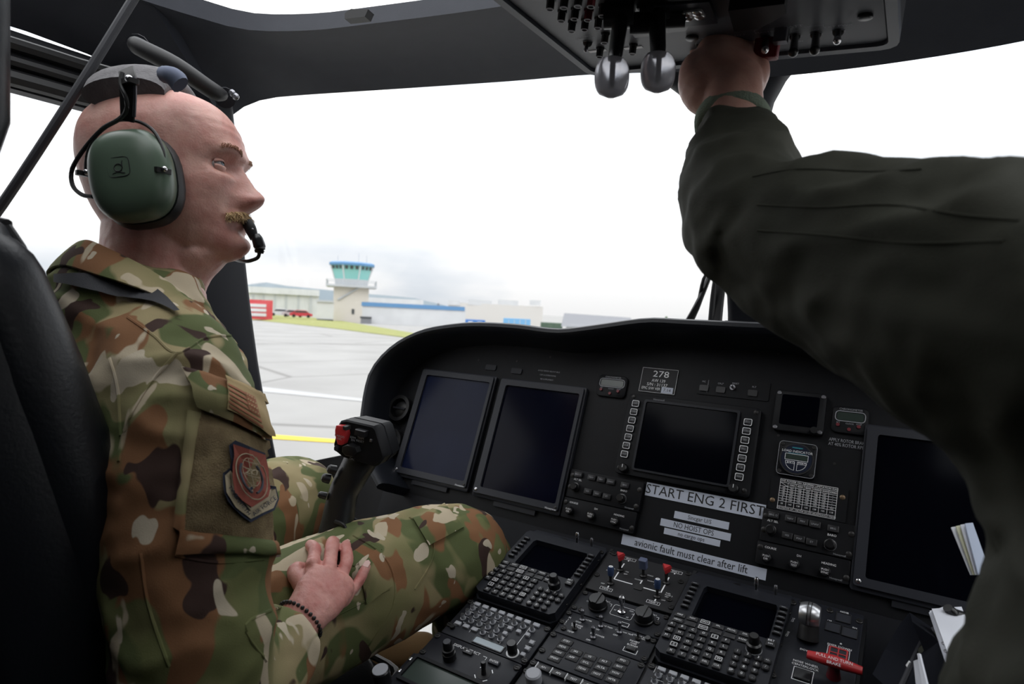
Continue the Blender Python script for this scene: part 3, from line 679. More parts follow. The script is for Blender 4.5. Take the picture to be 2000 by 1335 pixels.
# side controllers: keys above, three push knobs below
def controller(label, a0, a1, bt, bm, bb, ks):
    c = on_panel('display_controller', label, 'control panel', a0, bt, -.012, 'display controllers'); w_ = a1-a0
    MB().rbox(0, w_, bm-bt+.0006, 0, 0, .010, .002, .0008).build('key_plate', M['panel'], c)
    MB().rbox(-.002, w_-.002, bb-bt, bm-bt-.0006, 0, .010, .002, .0008).build('knob_plate', M['panel'], c)
    k0 = w_/.146
    for nm, x, y in (('BRG O',.018,-.009),('NAV',.046,-.0095),('PRV',.0655,-.010),('LNAV',.085,-.0105),('BRG',.113,-.0115),('HSI',.044,-.036),('MAP',.0635,-.037),('ET',.083,-.038)):
        k = MB().rbox(-.0078, .0078, -.005, .005, 0, .004, .0012, .0006).build('key', M['key'], c, loc=(x*k0, y, .010)); lettering(k, [(nm, 0, 0, .0042)], M['dim'], .0042, 'legend')
    for x, y in ((.017,-.033), (.111,-.036)):
        MB().lathe([(.0085,0),(.0085,.004),(.007,.0045),(.0065,.013),(.0055,.014)], 18).build('knob', M['knob'], c, loc=(x*k0, y, .010))
    MB().lathe([(.0088,.0005),(.0088,.001),(.0084,.001)], 24).build('knob_ring', M['dim'], c, loc=(.111*k0, -.036, .010))
    for x, t_ in ((.016, ('PUSH', 'DIR')), (.061, ('PUSH', 'TEST')), (.108, ('PUSH', 'SYNC'))):
        k = MB().lathe([(.008,0),(.0075,.010),(.0065,.011)], 18).build('push_knob', M['knob'], c, loc=(x*k0, bm-bt-.024, .010))
        lettering(k, [(t_[0], 0, .002, .0042), (t_[1], 0, -.0024, .0042)], M['white'], .0113, 'legend')
    screws(c, ((.005,-.012),(.005,-.034),(w_-.005,-.014),(w_-.006,-.044),(.003,bm-bt-.01),(w_-.006,bb-bt+.009)), .010, .0045)
    lettering(c, [('ALT SEL', .018*k0, -.0185, .0048), ('BARO', .112*k0, -.0215, .0048), ('COURSE', .020*k0, bm-bt-.0085, .0046), ('DH', .066*k0, bm-bt-.0105, .0046), ('HEADING', .112*k0, bm-bt-.0125, .0046)], M['white'], .0103)
    lettering(c, [('Honeywell', w_-.018, bm-bt+.004, .004), ('Honeywell', w_-.02, bb-bt+.004, .004)], M['dim'], .0103, 'maker_print')
controller('black key and knob controller left of the paper labels', -.208, -.062, -.317, -.3705, -.4085, 0)
controller('black key and knob controller right of the paper labels', .143, .276, -.3195, -.3715, -.407, 1)

# paper labels
def label_strip(label, a0, a1, b0, b1, s, x0, x1, size, n=.0):
    o = on_panel('paper_label', label, 'label', a0, b0, -.0118 + n); w_, h = a1-a0, b1-b0
    MB().box(0, w_, 0, h, 0, .0006).build('strip', M['paper'], o, None)
    mb = MB(); fit_text(mb, s, x0*w_, x1*w_, h*.5, size, .0009); mb.build('lettering', M['ink'], o, None)
label_strip('widest paper label, reading START ENG 2 FIRST', -.059, .145, -.3375, -.3140, 'START ENG 2 FIRST', .003, .995, .0235, .0012)
label_strip('small paper label reading Sincgar U/S', -.001, .0918, -.3657, -.3535, 'Sincgar U/S', .26, .69, .0100)
label_strip('paper label reading NO HOIST OPS', -.0226, .0972, -.3832, -.3708, 'NO HOIST OPS', .20, .77, .0125)
label_strip('small paper label reading no cargo ops', -.0138, .0822, -.3958, -.3853, 'no cargo ops', .26, .73, .0098)
label_strip('long paper label reading avionic fault must clear after lift', -.0858, .1586, -.4302, -.4125, 'avionic fault must clear after lift', .10, .885, .0172)

# standby horizon, load gauge, speed table, rotor brake notice
st = on_panel('standby_instrument', 'square unlit standby instrument above the load indicator', 'instrument', .178, -.154, -.012)
MB().rbox(-.039, .039, -.035, .035, 0, .012, .006, .001).build('case', M['panel'], st); MB().rbox(-.029, .029, -.024, .028, .012, .0128, .003).build('screen', M['screen'], st)
screws(st, [(x, y) for x in (-.034, .034) for y in (-.030, .030)], .012, .0036, 'steel'); MB().lathe([(.006,0),(.0055,.008)], 14, (.026,-.029,.012)).build('knob', M['knob'], st)
ld = on_panel('load_indicator', 'round load indicator on a square plate above the speed table', 'gauge', .1825, -.2325, -.012)
MB().rbox(-.0295, .0295, -.0285, .0285, 0, .008, .006, .001).build('plate', M['panel'], ld)
MB().lathe([(.026,.008),(.026,.011),(.0235,.011),(.0235,.009)], 36).build('rim', M['key'], ld)
MB().frame(rrect(-.0288,.0288,-.0278,.0278,.006), rrect(-.0281,.0281,-.0271,.0271,.0055), .0078, .0086).build('edge', M['dim'], ld)
MB().box(-.0165, .0165, -.002, .0065, .011, .0117).build('readout', M['lcdg'], ld)
ar = [(-.016,-.005,-.002,-.005),(-.002,-.005,-.002,-.0195),(.002,-.005,.016,-.005),(.002,-.005,.002,-.0195)] + [(s*.016*math.cos(k*.28)-0, -.005-.0145*math.sin(k*.28), s*.016*math.cos((k+1)*.28), -.005-.0145*math.sin((k+1)*.28)) for s in (-1, 1) for k in range(5)]
lettering(ld, [('LOAD INDICATOR', 0, .0115, .0055), ('LB/KG', -.009, -.0075, .0052), ('ZERO', .009, -.0075, .0052)], M['white'], .0116, lines=[(*l_, .0006) for l_ in ar] + boxrule(-.0172,.0172,-.0027,.0072,.0007))
MB().lathe([(.0232,.0095),(.0232,.0112)], 36).build('dial', mat('dial navy', (.006,.010,.028), .3), ld); lettering(ld, [('LOAD', 0, .0175, .0035)], M['cyan'], .0118, 'accent', lines=[(-.013,.0085,.013,.0085,.0006), (-.008,.0178,.008,.0178,.0015)])
screws(ld, [(x, y) for x in (-.024, .024) for y in (-.023, .023)], .008, .0035)
tb = on_panel('limitation_table', 'white printed airspeed limitation table on a black plate', 'table', .2045, -.292, -.012)
MB().rbox(-.0565, .0565, -.026, .026, 0, .003, .001).build('plate', M['panel'], tb)
L_ = boxrule(-.0425, .0415, -.0235, .0250, .0006) + [(-.0425, y, .0415, y, .0005) for y in (.0195, .0135, .0095, .0055, .0015, -.0025, -.0065, -.0105, -.0190)] + [(x, -.0190, x, .0195, .0005) for x in (-.0305, -.0185, -.0065, .0055, .0175, .0295)] + [(-.0425,.0195,-.0305,.0135,.0005)]
I_ = [('VNE POWER ON AIRSPEED LIMITATION KIAS', 0, .0222, .0042), ('VNE DES/PWR OFF - VNE PWR ON LESS 20KIAS/MCA/VLO-150KIAS', 0, -.0213, .0029)]
cols = ['1000', '4000', '8000', '10000', '15000', '20000']
random.seed(3)
for i, c_ in enumerate(cols):
    I_.append((c_, -.0245+.012*i, .0165, .0042))
    for j in range(7): I_.append((str(167-5*i-4*j) if not (i == 5 and j < 5) else '-', -.0245+.012*i, .0115-.004*j - (.002 if j == 6 else 0), .0036))
for j in range(7): I_.append((str(-40+10*j), -.0365, .0115-.004*j - (.002 if j == 6 else 0), .0036))
lettering(tb, I_, M['white'], .0033, lines=L_)
M['brass'] = mat('brass screw', (.20,.14,.09), .4, .8); screws(tb, ((-.051,-.012),(.049,.012)), .003, .004, 'brass')
nt_ = on_panel('rotor_brake_notice', 'white lettered notice APPLY ROTOR BRAKE AT 40% ROTOR RPM', 'notice', .252, -.194, -.0119)
MB().box(-.029, .029, -.008, .008, 0, .0004).build('backing', M['panel'], nt_, None)
mb = MB(); fit_text(mb, 'APPLY ROTOR BRAKE', -.0265, .027, .0036, .0075, .0006); fit_text(mb, 'AT 40% ROTOR RPM', -.0268, .0255, -.0036, .0075, .0006); mb.build('lettering', M['dim'], nt_, None)

# ------------------------------------------------------------------ centre pedestal
SLP = R_(17.26); GX, GY, GZ = Vector((1,0,0)), Vector((0,math.cos(SLP),math.sin(SLP))), Vector((0,-math.sin(SLP),math.cos(SLP)))
GO = Vector((0, 1.0, 1.6))
def on_ped(name, label, cat, x, y, n=0.0, group=None): return thing(name, label, cat, frame_at(GO + GX*x + GY*y + GZ*n, GX, GY, GZ), group=group)
pd = on_ped('centre_pedestal', 'black sloping centre pedestal carrying the control modules', 'pedestal', 0, 0)
bs = MB().box(-.243, .302, -.62, .012, -.45, -.012).build('housing', M['panel'], pd, None)
for x in (-.0845, .0595, .201): MB().box(x-.0025, x+.0025, -.62, .010, -.012, -.004).build('rail', M['ink'], pd, None)
def dzus(parent, pts, z, r=.0048):
    for x, y in pts:
        m = _sc.get(r)
        if m is None:
            b = MB().lathe([(r,0),(r,.0016),(r*.8,.0024),(r*.7,.0024),(r*.7,.0018)], 14); b.box(-r*.62, r*.62, -r*.13, r*.13, .0018, .0026); m = _sc[r] = b.mesh('fastener', 35)
        obj('fastener', m, M['dkmetal'], parent, (x, y, z))
_sc = {}
def plate(root, x0, x1, y0, y1, n=.0, m='module', name='plate', t=.008): return MB().rbox(x0, x1, y0, y1, n-t, n, .0025, .0007).build(name, M[m], root)
_km = {}
def key_mesh(kind, w_, h, t):
    k = (kind, w_, h, t)
    if k not in _km: _km[k] = (MB().rbox(-w_/2, w_/2, -h/2, h/2, 0, t, .0012, .0006) if kind == 'r' else MB().lathe([(w_/2,0),(w_/2,t*.7),(w_/2*.8,t)], 14)).mesh('key', 35)
    return _km[k]
def key(root, s, x, y, n, w_=.0105, h=.0085, t=.0035, size=.0052, kind='r', box=False, m='key', tm='white', nm='key'):
    k = obj(nm, key_mesh(kind, w_, h, t), M[m], root, (x, y, n)); 
    if s or box: lettering(k, [(s, 0, 0, size)] if s else [], M[tm], t+.0003, 'legend', boxrule(-w_*.38, w_*.38, -h*.38, h*.38, .0006) if box else ())
    return k
def toggle(root, x, y, n, h=.020, r=.0026, m='steel', lean=(0,.15,1), base=.0052):
    t = MB().lathe([(base,0),(base,.0016),(base*.7,.003),(r*.7,.003),(r*.75,h*.45),(r,h*.6),(r*1.05,h*.9),(r*.6,h)], 14, (0,0,0), Vector(lean).normalized()).build('toggle', M[m], root, loc=(x, y, n)); return t

def cdu(x0, label):
    """flight management keyboard with its recessed screen; x0 is its left edge"""
    c = on_ped('control_display_unit', label, 'keyboard unit', x0, 0, .0, 'keyboard units on the pedestal')
    H_ = .014
    o = [(.008,-.195),(.140,-.195),(.147,-.186),(.147,-.005),(.142,.004),(.004,.004),(0,-.004),(0,-.186)]
    i = [(.030,-.110),(.128,-.110),(.132,-.106),(.132,-.048),(.128,-.044),(.030,-.044),(.026,-.048),(.026,-.106)]
    MB().prism([(x, y) for x, y in o], -.012, .0).build('base', M['module'], c, None)
    i2 = [(.030,-.110),(.128,-.110),(.131,-.108),(.131,-.046),(.128,-.040),(.030,-.040),(.027,-.046),(.027,-.108)]
    MB().frame([(.010,-.192),(.138,-.192),(.145,-.185),(.145,-.024),(.141,-.020),(.005,-.020),(.001,-.026),(.001,-.185)], i2, 0, H_).build('housing', M['module'], c)
    MB().box(.026, .132, -.111, -.039, .002, .004).build('screen', M['screen'], c, None)
    rows = ['ABCDEF', 'GHIJKL', 'MNOPQR', 'STUVW', 'XYZ']
    for r, row in enumerate(rows):
        sh = .0 if r < 3 else .0145
        for k, ch in enumerate(row): key(c, ch, .0085+.0148*k+sh, -.1385-.0118*r, H_, box=ch in 'ENSW')
    for s, k in (('DEL', 4), ('CLR', 5)): key(c, s, .0085+.0148*(k), -.1385-.0118*4, H_, size=.0040)
    for k, s in enumerate(['1','2','3','4','5','6','7','8','9','SP','0','.']): key(c, s, .1005+.0130*(k % 3), -.1510-.0115*(k//3), H_, .0098, .0098, .004, .0052, 'c')
    key(c, '+/-', .1375, -.1510, H_, .0098, .0098, .004, .0040, 'c'); key(c, '/', .1375, -.1625, H_, .0098, .0098, .004, .005, 'c')
    for k, s in enumerate(['PERF','NAV','PREV','FPL','PROG','DIR']): key(c, s, .013+.0178*k, -.1160, H_, .0150, .0088, .002, .0040, box=s == 'PREV')
    for k, s in enumerate(['MENU','','NEXT','','','RADIO']): key(c, s, .013+.0178*k, -.1268, H_, .0150, .0088, .002, .0038, box=s == 'NEXT')
    for k in range(6):
        for x in (.0135, .1385): key(c, '', x, -.0455-.0104*k, H_, .011, .0048, .0045); 
    lettering(c, [], M['dim'], H_+.0048, 'key_marks', [(x-.003, -.0455-.0104*k, x+.003, -.0455-.0104*k, .0007) for x in (.0135,.1385) for k in range(6)])
    kb = MB().lathe([(.0098,0),(.0098,.011),(.0072,.0125),(.0068,.0215),(.0055,.0235)], 22).build('knob', M['knob'], c, loc=(.1180, -.1365, H_)); MB().lathe([(.0103,0),(.0103,.0012),(.0100,.0012)], 24).build('knob_ring', M['dim'], kb)
    k = key(c, '', .1355, -.1190, H_, .0115, .013, .0045); lettering(k, [('BRT', 0, .0028, .0048), ('DIM', 0, -.0030, .0035)], M['white'], .0048, 'legend')
    toggle(c, .094, -.012, .0, .026, .0034, 'chrome', (0,.25,1), .0062); toggle(c, .121, -.011, .0, .021, .0027, 'steel', (0,.3,1), .0055)
    key(c, 'TEST', .036, -.009, 0, .011, .007, .0015, .0036); MB().lathe([(.008,0),(.007,.003)], 18).build('dimmer', M['knob'], c, loc=(.066, -.0085, 0))
    lettering(c, [('COMPASS', .064, -.0165, .0036), ('NAV', .103, -.006, .0034), ('INV', .130, -.005, .0034)], M['white'], .0004, lines=[(.028,-.0165,.044,-.0165,.0012)])
    dzus(c, [(.006,-.012),(.141,-.012),(.004,-.100),(.1435,-.034),(.1435,-.100),(.1435,-.150)], .0008, .0032); return c
cdu(-.235, 'keyboard unit with letter keys beside the camouflaged knee')
cdu(.063, 'keyboard unit with letter keys beside the landing gear panel')

def audio(x0, y0, label):
    c = on_ped('audio_panel', label, 'audio panel', x0, y0, 0, 'audio panels on the pedestal'); plate(c, 0, .147, -.077, 0)
    kn = MB().lathe([(.0046,0),(.0046,.002),(.0030,.002),(.0032,.008),(.0024,.0085)], 12).mesh('volume_knob', 35); cap = MB().lathe([(.0030,.0086),(.0030,.009),(.0014,.009)], 12).mesh('cap', 35)
    def knob(x, y): k = obj('volume_knob', kn, mat_grey, c, (x, y, 0)); obj('cap', cap, M['ink'], k)
    for k in range(8): key(c, '', .018+.0153*k, -.0065, 0, .0105, .0065, .003, m='palekey', nm='select_key')
    for k in range(8): knob(.0172+.0153*k, -.0175)
    for k in range(8):
        if k < 5: knob(.0163+.0153*k, -.0292)
        else: key(c, '', .0163+.0153*k, -.0292, 0, .007, .006, .004, m='palekey', nm='push_key')
    for k in range(6):
        if k < 4: knob(.0154+.0153*k, -.041)
        elif k == 4: knob(.0154+.0153*k, -.041)
        else: key(c, '', .0154+.0153*k, -.041, 0, .007, .006, .004, m='palekey', nm='push_key')
    for k in range(6):
        if k < 3: key(c, '', .0146+.0153*k, -.053, 0, .0105, .0065, .003, m='palekey', nm='select_key')
        else: knob(.0146+.0153*k, -.053)
    MB().lathe([(.0042,0),(.004,.004)], 12).build('stop_switch', M['knob'], c, loc=(.0115, -.063, 0))
    MB().frame(rrect(.054,.106,-.0745,-.0605,.002), rrect(.0555,.1045,-.073,-.062,.0015), 0, .0015).build('readout_bezel', M['key'], c); MB().box(.0555,.1045,-.073,-.062,.0,.0008).build('readout', M['lcd'], c, None)
    MB().lathe([(.0072,0),(.0072,.016),(.0062,.018)], 20).build('mode_knob', M['knob'], c, loc=(.1205, -.066, 0)); MB().lathe([(.0095,0),(.0095,.0006),(.009,.0006)], 24).build('knob_ring', M['white'], c, loc=(.1205, -.066, 0))
    for y in (-.040, -.052, -.064): key(c, '', .1365, y, 0, .007, .006, .004, m='palekey', nm='push_key')
    T = [('COM%d' % (k+1), .0172+.0153*k, -.0123, .0034) for k in range(5)] + [('NAV1',.017,-.0238,.0032),('NAV2',.032,-.0238,.0032),('ADF1',.047,-.0238,.0032),('DME',.062,-.0238,.0032),('MKR',.077,-.0238,.0032),('VOX',.0925,-.0238,.0032),('STOP',.0115,-.0565,.0030),('IDENT',.091,-.0465,.003),('ICS',.0750,-.0475,.003),('ALERT',.135,-.0345,.003),('MIC SEL',.135,-.0465,.003),('PVT',.022,-.047,.003)]
    lettering(c, T, M['white'], .0004, lines=[(.010,-.0040,.010,-.0145,.0005),(.010,-.0238,.092,-.0238,.0003),(.1180,-.0090,.1180,-.0560,.0007),(.040,-.0480,.094,-.0480,.0005),(.094,-.0480,.094,-.0600,.0005),(.040,-.0480,.040,-.0600,.0005),(.010,-.0355,.010,-.0400,.0005),(.010,-.0355,.060,-.0355,.0004)])
    dzus(c, [(.004,-.006),(.143,-.006),(.004,-.060),(.143,-.071)], 0)
mat_grey = mat('grey knob', (.34,.35,.38), .4); M['palekey'] = mat('pale grey key', (.36,.37,.40), .5)
audio(-.236, -.2005, 'audio panel with rows of grey volume knobs below the left keyboard')
audio(.062, -.2005, 'audio panel with grey knobs cut off by the bottom edge')

# display select panel
c = on_ped('display_select_panel', 'panel lettered DISPLAY SELECT with double knob and joystick', 'control panel', -.240, -.279); plate(c, 0, .148, -.052, 0)
for x, y, nm in ((.048,-.034,'double_knob'),):
    MB().lathe([(.0095,0),(.0095,.010),(.0080,.0105),(.0080,.013),(.0090,.0135),(.0090,.017),(.0068,.0175),(.0065,.0275),(.0055,.029)], 22).build(nm, M['knob'], c, loc=(x, y, 0))
    MB().lathe([(.0055,.0290),(.0053,.0296)], 20).build('knob_cap', M['bezel'], c, loc=(x, y, 0))
key(c, 'RH', .066, -.0145, 0, .016, .0075, .003, .0044); key(c, 'ENTER', .111, -.0145, 0, .017, .0085, .0035, .0048, m='bezel')
MB().lathe([(.0098,-.002),(.0098,.0004),(.0070,.0004)], 24).build('joystick_well', M['ink'], c, loc=(.108, -.036, 0)); MB().lathe([(.0036,0),(.0030,.008),(.0038,.016),(.0028,.018)], 14, (0,0,0), (0,.15,1)).build('joystick', M['knob'], c, loc=(.108, -.036, 0))
lettering(c, [('DISPLAY', .049, -.0105, .0062), ('SELECT', .074, -.0105, .0062)], M['white'], .0004, lines=[(.090,-.0105,.096,-.0105,.0007),(.096,-.0105,.096,-.0155,.0007)] + [(.108+.0125*math.cos(a), -.036+.0125*math.sin(a), .108+.0125*math.cos(a+.5), -.036+.0125*math.sin(a+.5), .0014) for a in (.5, 2.1, 3.7, 5.2)])
dzus(c, [(.005,-.008),(.005,-.042),(.144,-.008),(.144,-.046)], 0)
# readout panel at the bottom edge
c = on_ped('radio_readout_panel', 'raised panel with a dark green readout at the bottom edge', 'control panel', -.240, -.333, .008); plate(c, 0, .146, -.10, 0, t=.018)
MB().frame(rrect(.008,.132,-.048,-.002,.003), rrect(.013,.126,-.043,-.007,.002), 0, .004).build('readout_bezel', M['panel'], c); MB().box(.013,.126,-.043,-.007,.0002,.0012).build('readout', M['lcdg'], c, None)
for x, y in ((.004,-.012),(.004,-.035)): MB().lathe([(.0034,0),(.003,.0016),(.0014,.002)], 10).build('screw', M['chrome'], c, loc=(x, y, 0))
MB().lathe([(.0125,0),(.0125,.020),(.011,.022)], 24).build('volume_knob', M['knob'], c, loc=(-.004, -.060, 0)); MB().lathe([(.0108,.022),(.0104,.0226)], 24).build('knob_cap', mat_grey, c, loc=(-.004, -.060, 0))

# fuel panel
c = on_ped('fuel_panel', 'black fuel panel with two red triangular levers and white flow lines', 'control panel', 0, 0); plate(c, -.080, .060, -.106, -.006, .004, 'ink', t=.012)
def lever(root, x, y, capm, kind):
    t = toggle(root, x, y, .004, .020, .003, 'dkmetal', (0,.22,1), .0058); d = Vector((0,.22,1)).normalized(); b = Vector((0,0,0)) + d*.018
    if kind == 'tri':
        tri = [(-.0075,.004),(.0075,.004),(.0005,-.0085)]
        MB().loft([[(b.x+p[0]*.7, b.y+p[1]*.7, b.z) for p in tri], [(b.x+p[0], b.y+p[1], b.z+.008) for p in tri], [(b.x+p[0]*.8, b.y+p[1]*.8, b.z+.012) for p in tri]]).build('lever_cap', M[capm], t, 20)
    elif kind == 'sq': MB().rbox(-.0062,.0062,b.y-.005,b.y+.005,b.z-.004,b.z+.012,.002,.0012).build('lever_cap', M[capm], t)
    else:
        MB().lathe([(.0045,0),(.0050,.004),(.0050,.012),(.004,.014)], 16, b - d*.004, d).build('lever_cap', M[capm], t); MB().lathe([(.0033,.0141),(.0033,.0146),(.002,.0146),(.002,.0141)], 16, b - d*.004, d).build('cap_ring', M['white'], t)
lever(c, -.046, -.046, 'red', 'tri'); lever(c, .031, -.046, 'red', 'tri'); lever(c, -.047, -.082, 'blue', 'rd'); lever(c, .029, -.081, 'blue', 'rd'); lever(c, -.007, -.045, 'greyblue', 'sq')
MB().rbox(-.010,.003,-.079,-.066,.004,.0052,.001).build('cover', M['rubber'], c)
W = .0020
lettering(c, [('ENG 1', -.042, -.0145, .0042), ('ENG 2', .036, -.0155, .0042), ('TANK 1', -.048, -.0965, .0042), ('TANK 2', .028, -.0955, .0042), ('ON', -.034, -.046, .0036), ('OFF', -.034, -.052, .0036), ('ON', .020, -.048, .0036), ('OFF', .018, -.057, .0036), ('XFEED', .003, -.040, .0036), ('NORM', .008, -.052, .0036), ('CLOSED', -.010, -.0565, .0036), ('FUEL', .042, -.068, .0036), ('PUMP 2', .044, -.072, .0036), ('ON', .042, -.076, .0036), ('OFF', .040, -.085, .0036), ('OFF', -.058, -.087, .0036), ('FUEL', -.064, -.052, .0036, 1.3), ('PUMP 1', -.056, -.052, .0036, 1.3)], M['white'], .0044,
    lines=[(-.046,-.028,-.046,-.070,W),(-.046,-.070,-.015,-.070,W),(.003,-.0705,.029,-.0705,W),(.031,-.032,.031,-.0705,W),(-.0045,-.055,-.0045,-.064,W),(-.047,-.088,-.047,-.0925,W),(.029,-.087,.029,-.0915,W),(-.042,-.018,-.042,-.0205,W),(.036,-.019,.036,-.0215,W)]
    + boxrule(-.0525,-.0315,-.0175,-.0115,.0005) + boxrule(.0255,.0465,-.0185,-.0125,.0005) + boxrule(-.058,-.038,-.0995,-.0935,.0005) + boxrule(.018,.038,-.0985,-.0925,.0005))
dzus(c, [(-.076,-.010),(-.071,-.012),(.055,-.012),(.051,-.035),(.056,-.095),(-.075,-.072),(.048,-.080)], .004, .0042)
# engine start panel
c = on_ped('engine_start_panel', 'panel with two round black rotary knobs and a bright toggle', 'control panel', 0, 0); plate(c, -.081, .059, -.157, -.108)
for x, y in ((-.046,-.133), (.027,-.131)):
    k = MB().lathe([(.0145,0),(.0145,.004),(.0135,.005),(.0128,.014),(.0118,.0155)], 28).build('rotary_knob', M['knob'], c, loc=(x, y, 0)); MB().box(-.003,.003,-.012,.012,.0150,.0175).build('pointer', M['knob'], k)
    lettering(c, [('IDLE', x+.004, y+.0165, .0036), ('FLT', x+.011, y+.0155, .0036), ('OFF', x-.0175, y+.004, .0036)], M['white'], .0004, lines=[(x-.012, y+.0145, x-.008, y+.0175, .0006), (x+.014, y+.013, x+.018, y+.013, .0006), (x+.018, y+.013, x+.018, y+.008, .0006)])
    for dx in (-.001, .0035): lettering(c, [('111', x+dx, y+.0185, .0036, 1.57)], M['dim'], .0004, 'scale')
toggle(c, -.009, -.128, 0, .026, .0045, 'chrome', (0,.2,1), .0068)
MB().rbox(-.040,-.028,-.1545,-.1495,0,.0015,.001).build('cover', M['key'], c); o_ = rrect(-.024,.0095,-.140,-.118,.003)
lettering(c, [('IGN', .004, -.122, .0036), ('#1', -.019, -.129, .0036), ('#2', .003, -.136, .0036)], M['white'], .0004, lines=[(*o_[k], *o_[(k+1) % len(o_)], .0006) for k in range(len(o_))] + boxrule(-.001,.011,-.1545,-.1475,.0008))
dzus(c, [(-.076,-.114),(-.077,-.150),(.054,-.113),(.054,-.150),(-.066,-.150),(.046,-.129)], 0, .0042)
# miscellaneous switch panel
c = on_ped('misc_switch_panel', 'panel of small toggles lettered MISC in the middle column', 'control panel', 0, 0); plate(c, -.083, .057, -.2045, -.159)
for x, y in ((-.055,-.168), (-.025,-.1685), (.004,-.168), (-.026,-.1925)): toggle(c, x, y, 0, .017, .0030, 'steel', (0,.25,1), .0045)
for x, y in ((-.057,-.189), (.032,-.168)): toggle(c, x, y, 0, .012, .0018, 'dkmetal', (0,.1,1), .0042)
MB().lathe([(.004,0),(.0038,.004)], 12).build('button', M['knob'], c, loc=(.045, -.164, 0)); key(c, '', .0305, -.1905, 0, .013, .0075, .003)
lettering(c, [('M', -.0735, -.172, .0048), ('I', -.074, -.1765, .0048), ('S', -.0745, -.181, .0048), ('C', -.075, -.1855, .0048), ('MASTER', -.047, -.1655, .0036), ('GND', -.058, -.1745, .0040), ('FORCE TRIM', -.018, -.1655, .0036), ('OFF', -.027, -.1765, .0040), ('CLTV/YAW TRIM', .010, -.1655, .0036), ('OFF', .001, -.1755, .0040), ('LD-SHARE', -.057, -.1805, .0040), ('TORQUE', -.057, -.1845, .0040), ('TEMP', -.060, -.1965, .0044), ('BUS POWER', -.022, -.1865, .0040), ('OFF', -.030, -.2000, .0040), ('LOW HT AWG', .034, -.1635, .0036), ('MAN', .038, -.1665, .0036), ('INHIBIT', .030, -.1755, .0042), ('CHIP', .030, -.1795, .0042), ('BURNER', .030, -.1835, .0042)], M['white'], .0004, lines=[(.021,-.189,.021,-.197,.0008),(.021,-.197,.040,-.197,.0008),(.040,-.197,.040,-.189,.0008)])
dzus(c, [(-.079,-.164),(-.080,-.184),(.053,-.164),(.053,-.199),(-.072,-.195)], 0, .0042)
# autopilot mode panel
c = on_ped('mode_select_panel', 'autopilot panel of rectangular mode keys in the middle column', 'control panel', 0, 0); plate(c, -.084, .058, -.262, -.206)
for s, x, y in (('STBY',-.056,-.216),('HDG',-.0565,-.2275),('NAV',-.057,-.239),('VNAV',-.0575,-.2505),('IAS',-.0357,-.2275),('APP',-.0362,-.239),('VS',-.0145,-.2275),('DCL',-.0148,-.239),('TD/H',-.0152,-.2505),('ALT',.007,-.2265),('ALTA',.0068,-.238),('HOT',.0066,-.2500),('PFD',.0285,-.2145),('RHT',.0285,-.2262),('HOV',.0283,-.2380),('WTR',.028,-.2500)):
    MB().frame(rrect(x-.0092,x+.0092,y-.0050,y+.0050,.001), rrect(x-.0084,x+.0084,y-.0042,y+.0042,.0008), 0, .0010).build('key_recess', M['ink'], c); key(c, s, x, y, 0, .0165, .0082, .0012, .0046)
dzus(c, [(-.080,-.212),(-.080,-.245),(.053,-.211),(.053,-.252)], 0, .0046)
c = on_ped('autopilot_panel', 'panel with push keys between white bars at the bottom edge', 'control panel', 0, 0); plate(c, -.084, .058, -.36, -.264)
for k, s in enumerate(['AP1','AP2','TEST','CPL','SAS']):
    x = -.061+.0225*k; key(c, s, x, -.2735, 0, .0185, .0078, .004, .0044); MB().box(x-.0112,x-.0104,-.2785,-.2685,0,.005).build('divider', M['white'], c, None)
MB().lathe([(.011,0),(.011,.012),(.009,.014)], 24).build('dial', mat_grey, c, loc=(-.064, -.295, 0)); dzus(c, [(-.080,-.270),(-.081,-.286),(.053,-.270)], 0, .0048)

# landing gear panel
c = on_ped('landing_gear_panel', 'landing gear panel with a rounded silver lever beside the keyboard', 'control panel', 0, 0); plate(c, .2045, .298, -.26, .004)
sl = MB().limb([(.237,-.073,.0),(.237,-.066,.012),(.237,-.060,.022)], [(.014,.016),(.013,.014),(.011,.011)], up=(0,1,0), n=18).build('lever_boot', M['rubber'], c)
lv = MB(); rings = []
for k in range(-8, 9):
    x = k/8; w_ = .0115*(1-.22*x*x); rings.append([(.237 + x*.0125, -.060 + .017*math.cos(t)*w_/.0115, .030 + w_*1.35*math.sin(t)) for t in np.linspace(0, 6.283, 25)[:-1]])
lv.loft(rings).build('lever_wheel', mat('brushed silver', (.55,.56,.58), .3, .9), c)
for x in (-.0022, .0022):
    pts = [(.237 + x, -.060 + .0176*math.cos(t), .030 + .0160*math.sin(t)) for t in np.linspace(-.2, 3.3, 18)]; MB().tube(pts, .0006, 5).build('lever_groove', M['dkmetal'], c)
for s, x, y in (('NOSE',.274,-.014),('LH',.2635,-.038),('RH',.284,-.0395)):
    MB().frame(rrect(x-.0095,x+.0095,y-.0095,y+.0095,.001), rrect(x-.0085,x+.0085,y-.0085,y+.0085,.0008), 0, .0016).build('lamp_bezel', M['ink'], c); MB().box(x-.0085,x+.0085,y-.0085,y+.0085,0,.0008).build('lamp', M['bezel'], c, None)
eb = MB().frame(rrect(.2635,.2860,-.0960,-.0750,.002), rrect(.2655,.2840,-.0940,-.0770,.001), 0, .002).build('emergency_frame', M['red'], c)
MB().box(.2740,.2755,-.0940,-.0770,0,.002).build('divider', M['red'], eb, None); MB().box(.2655,.2840,-.0862,-.0848,0,.002).build('divider', M['red'], eb, None); MB().box(.2655,.2840,-.0940,-.0770,0,.0012).build('lamp', M['bezel'], eb, None)
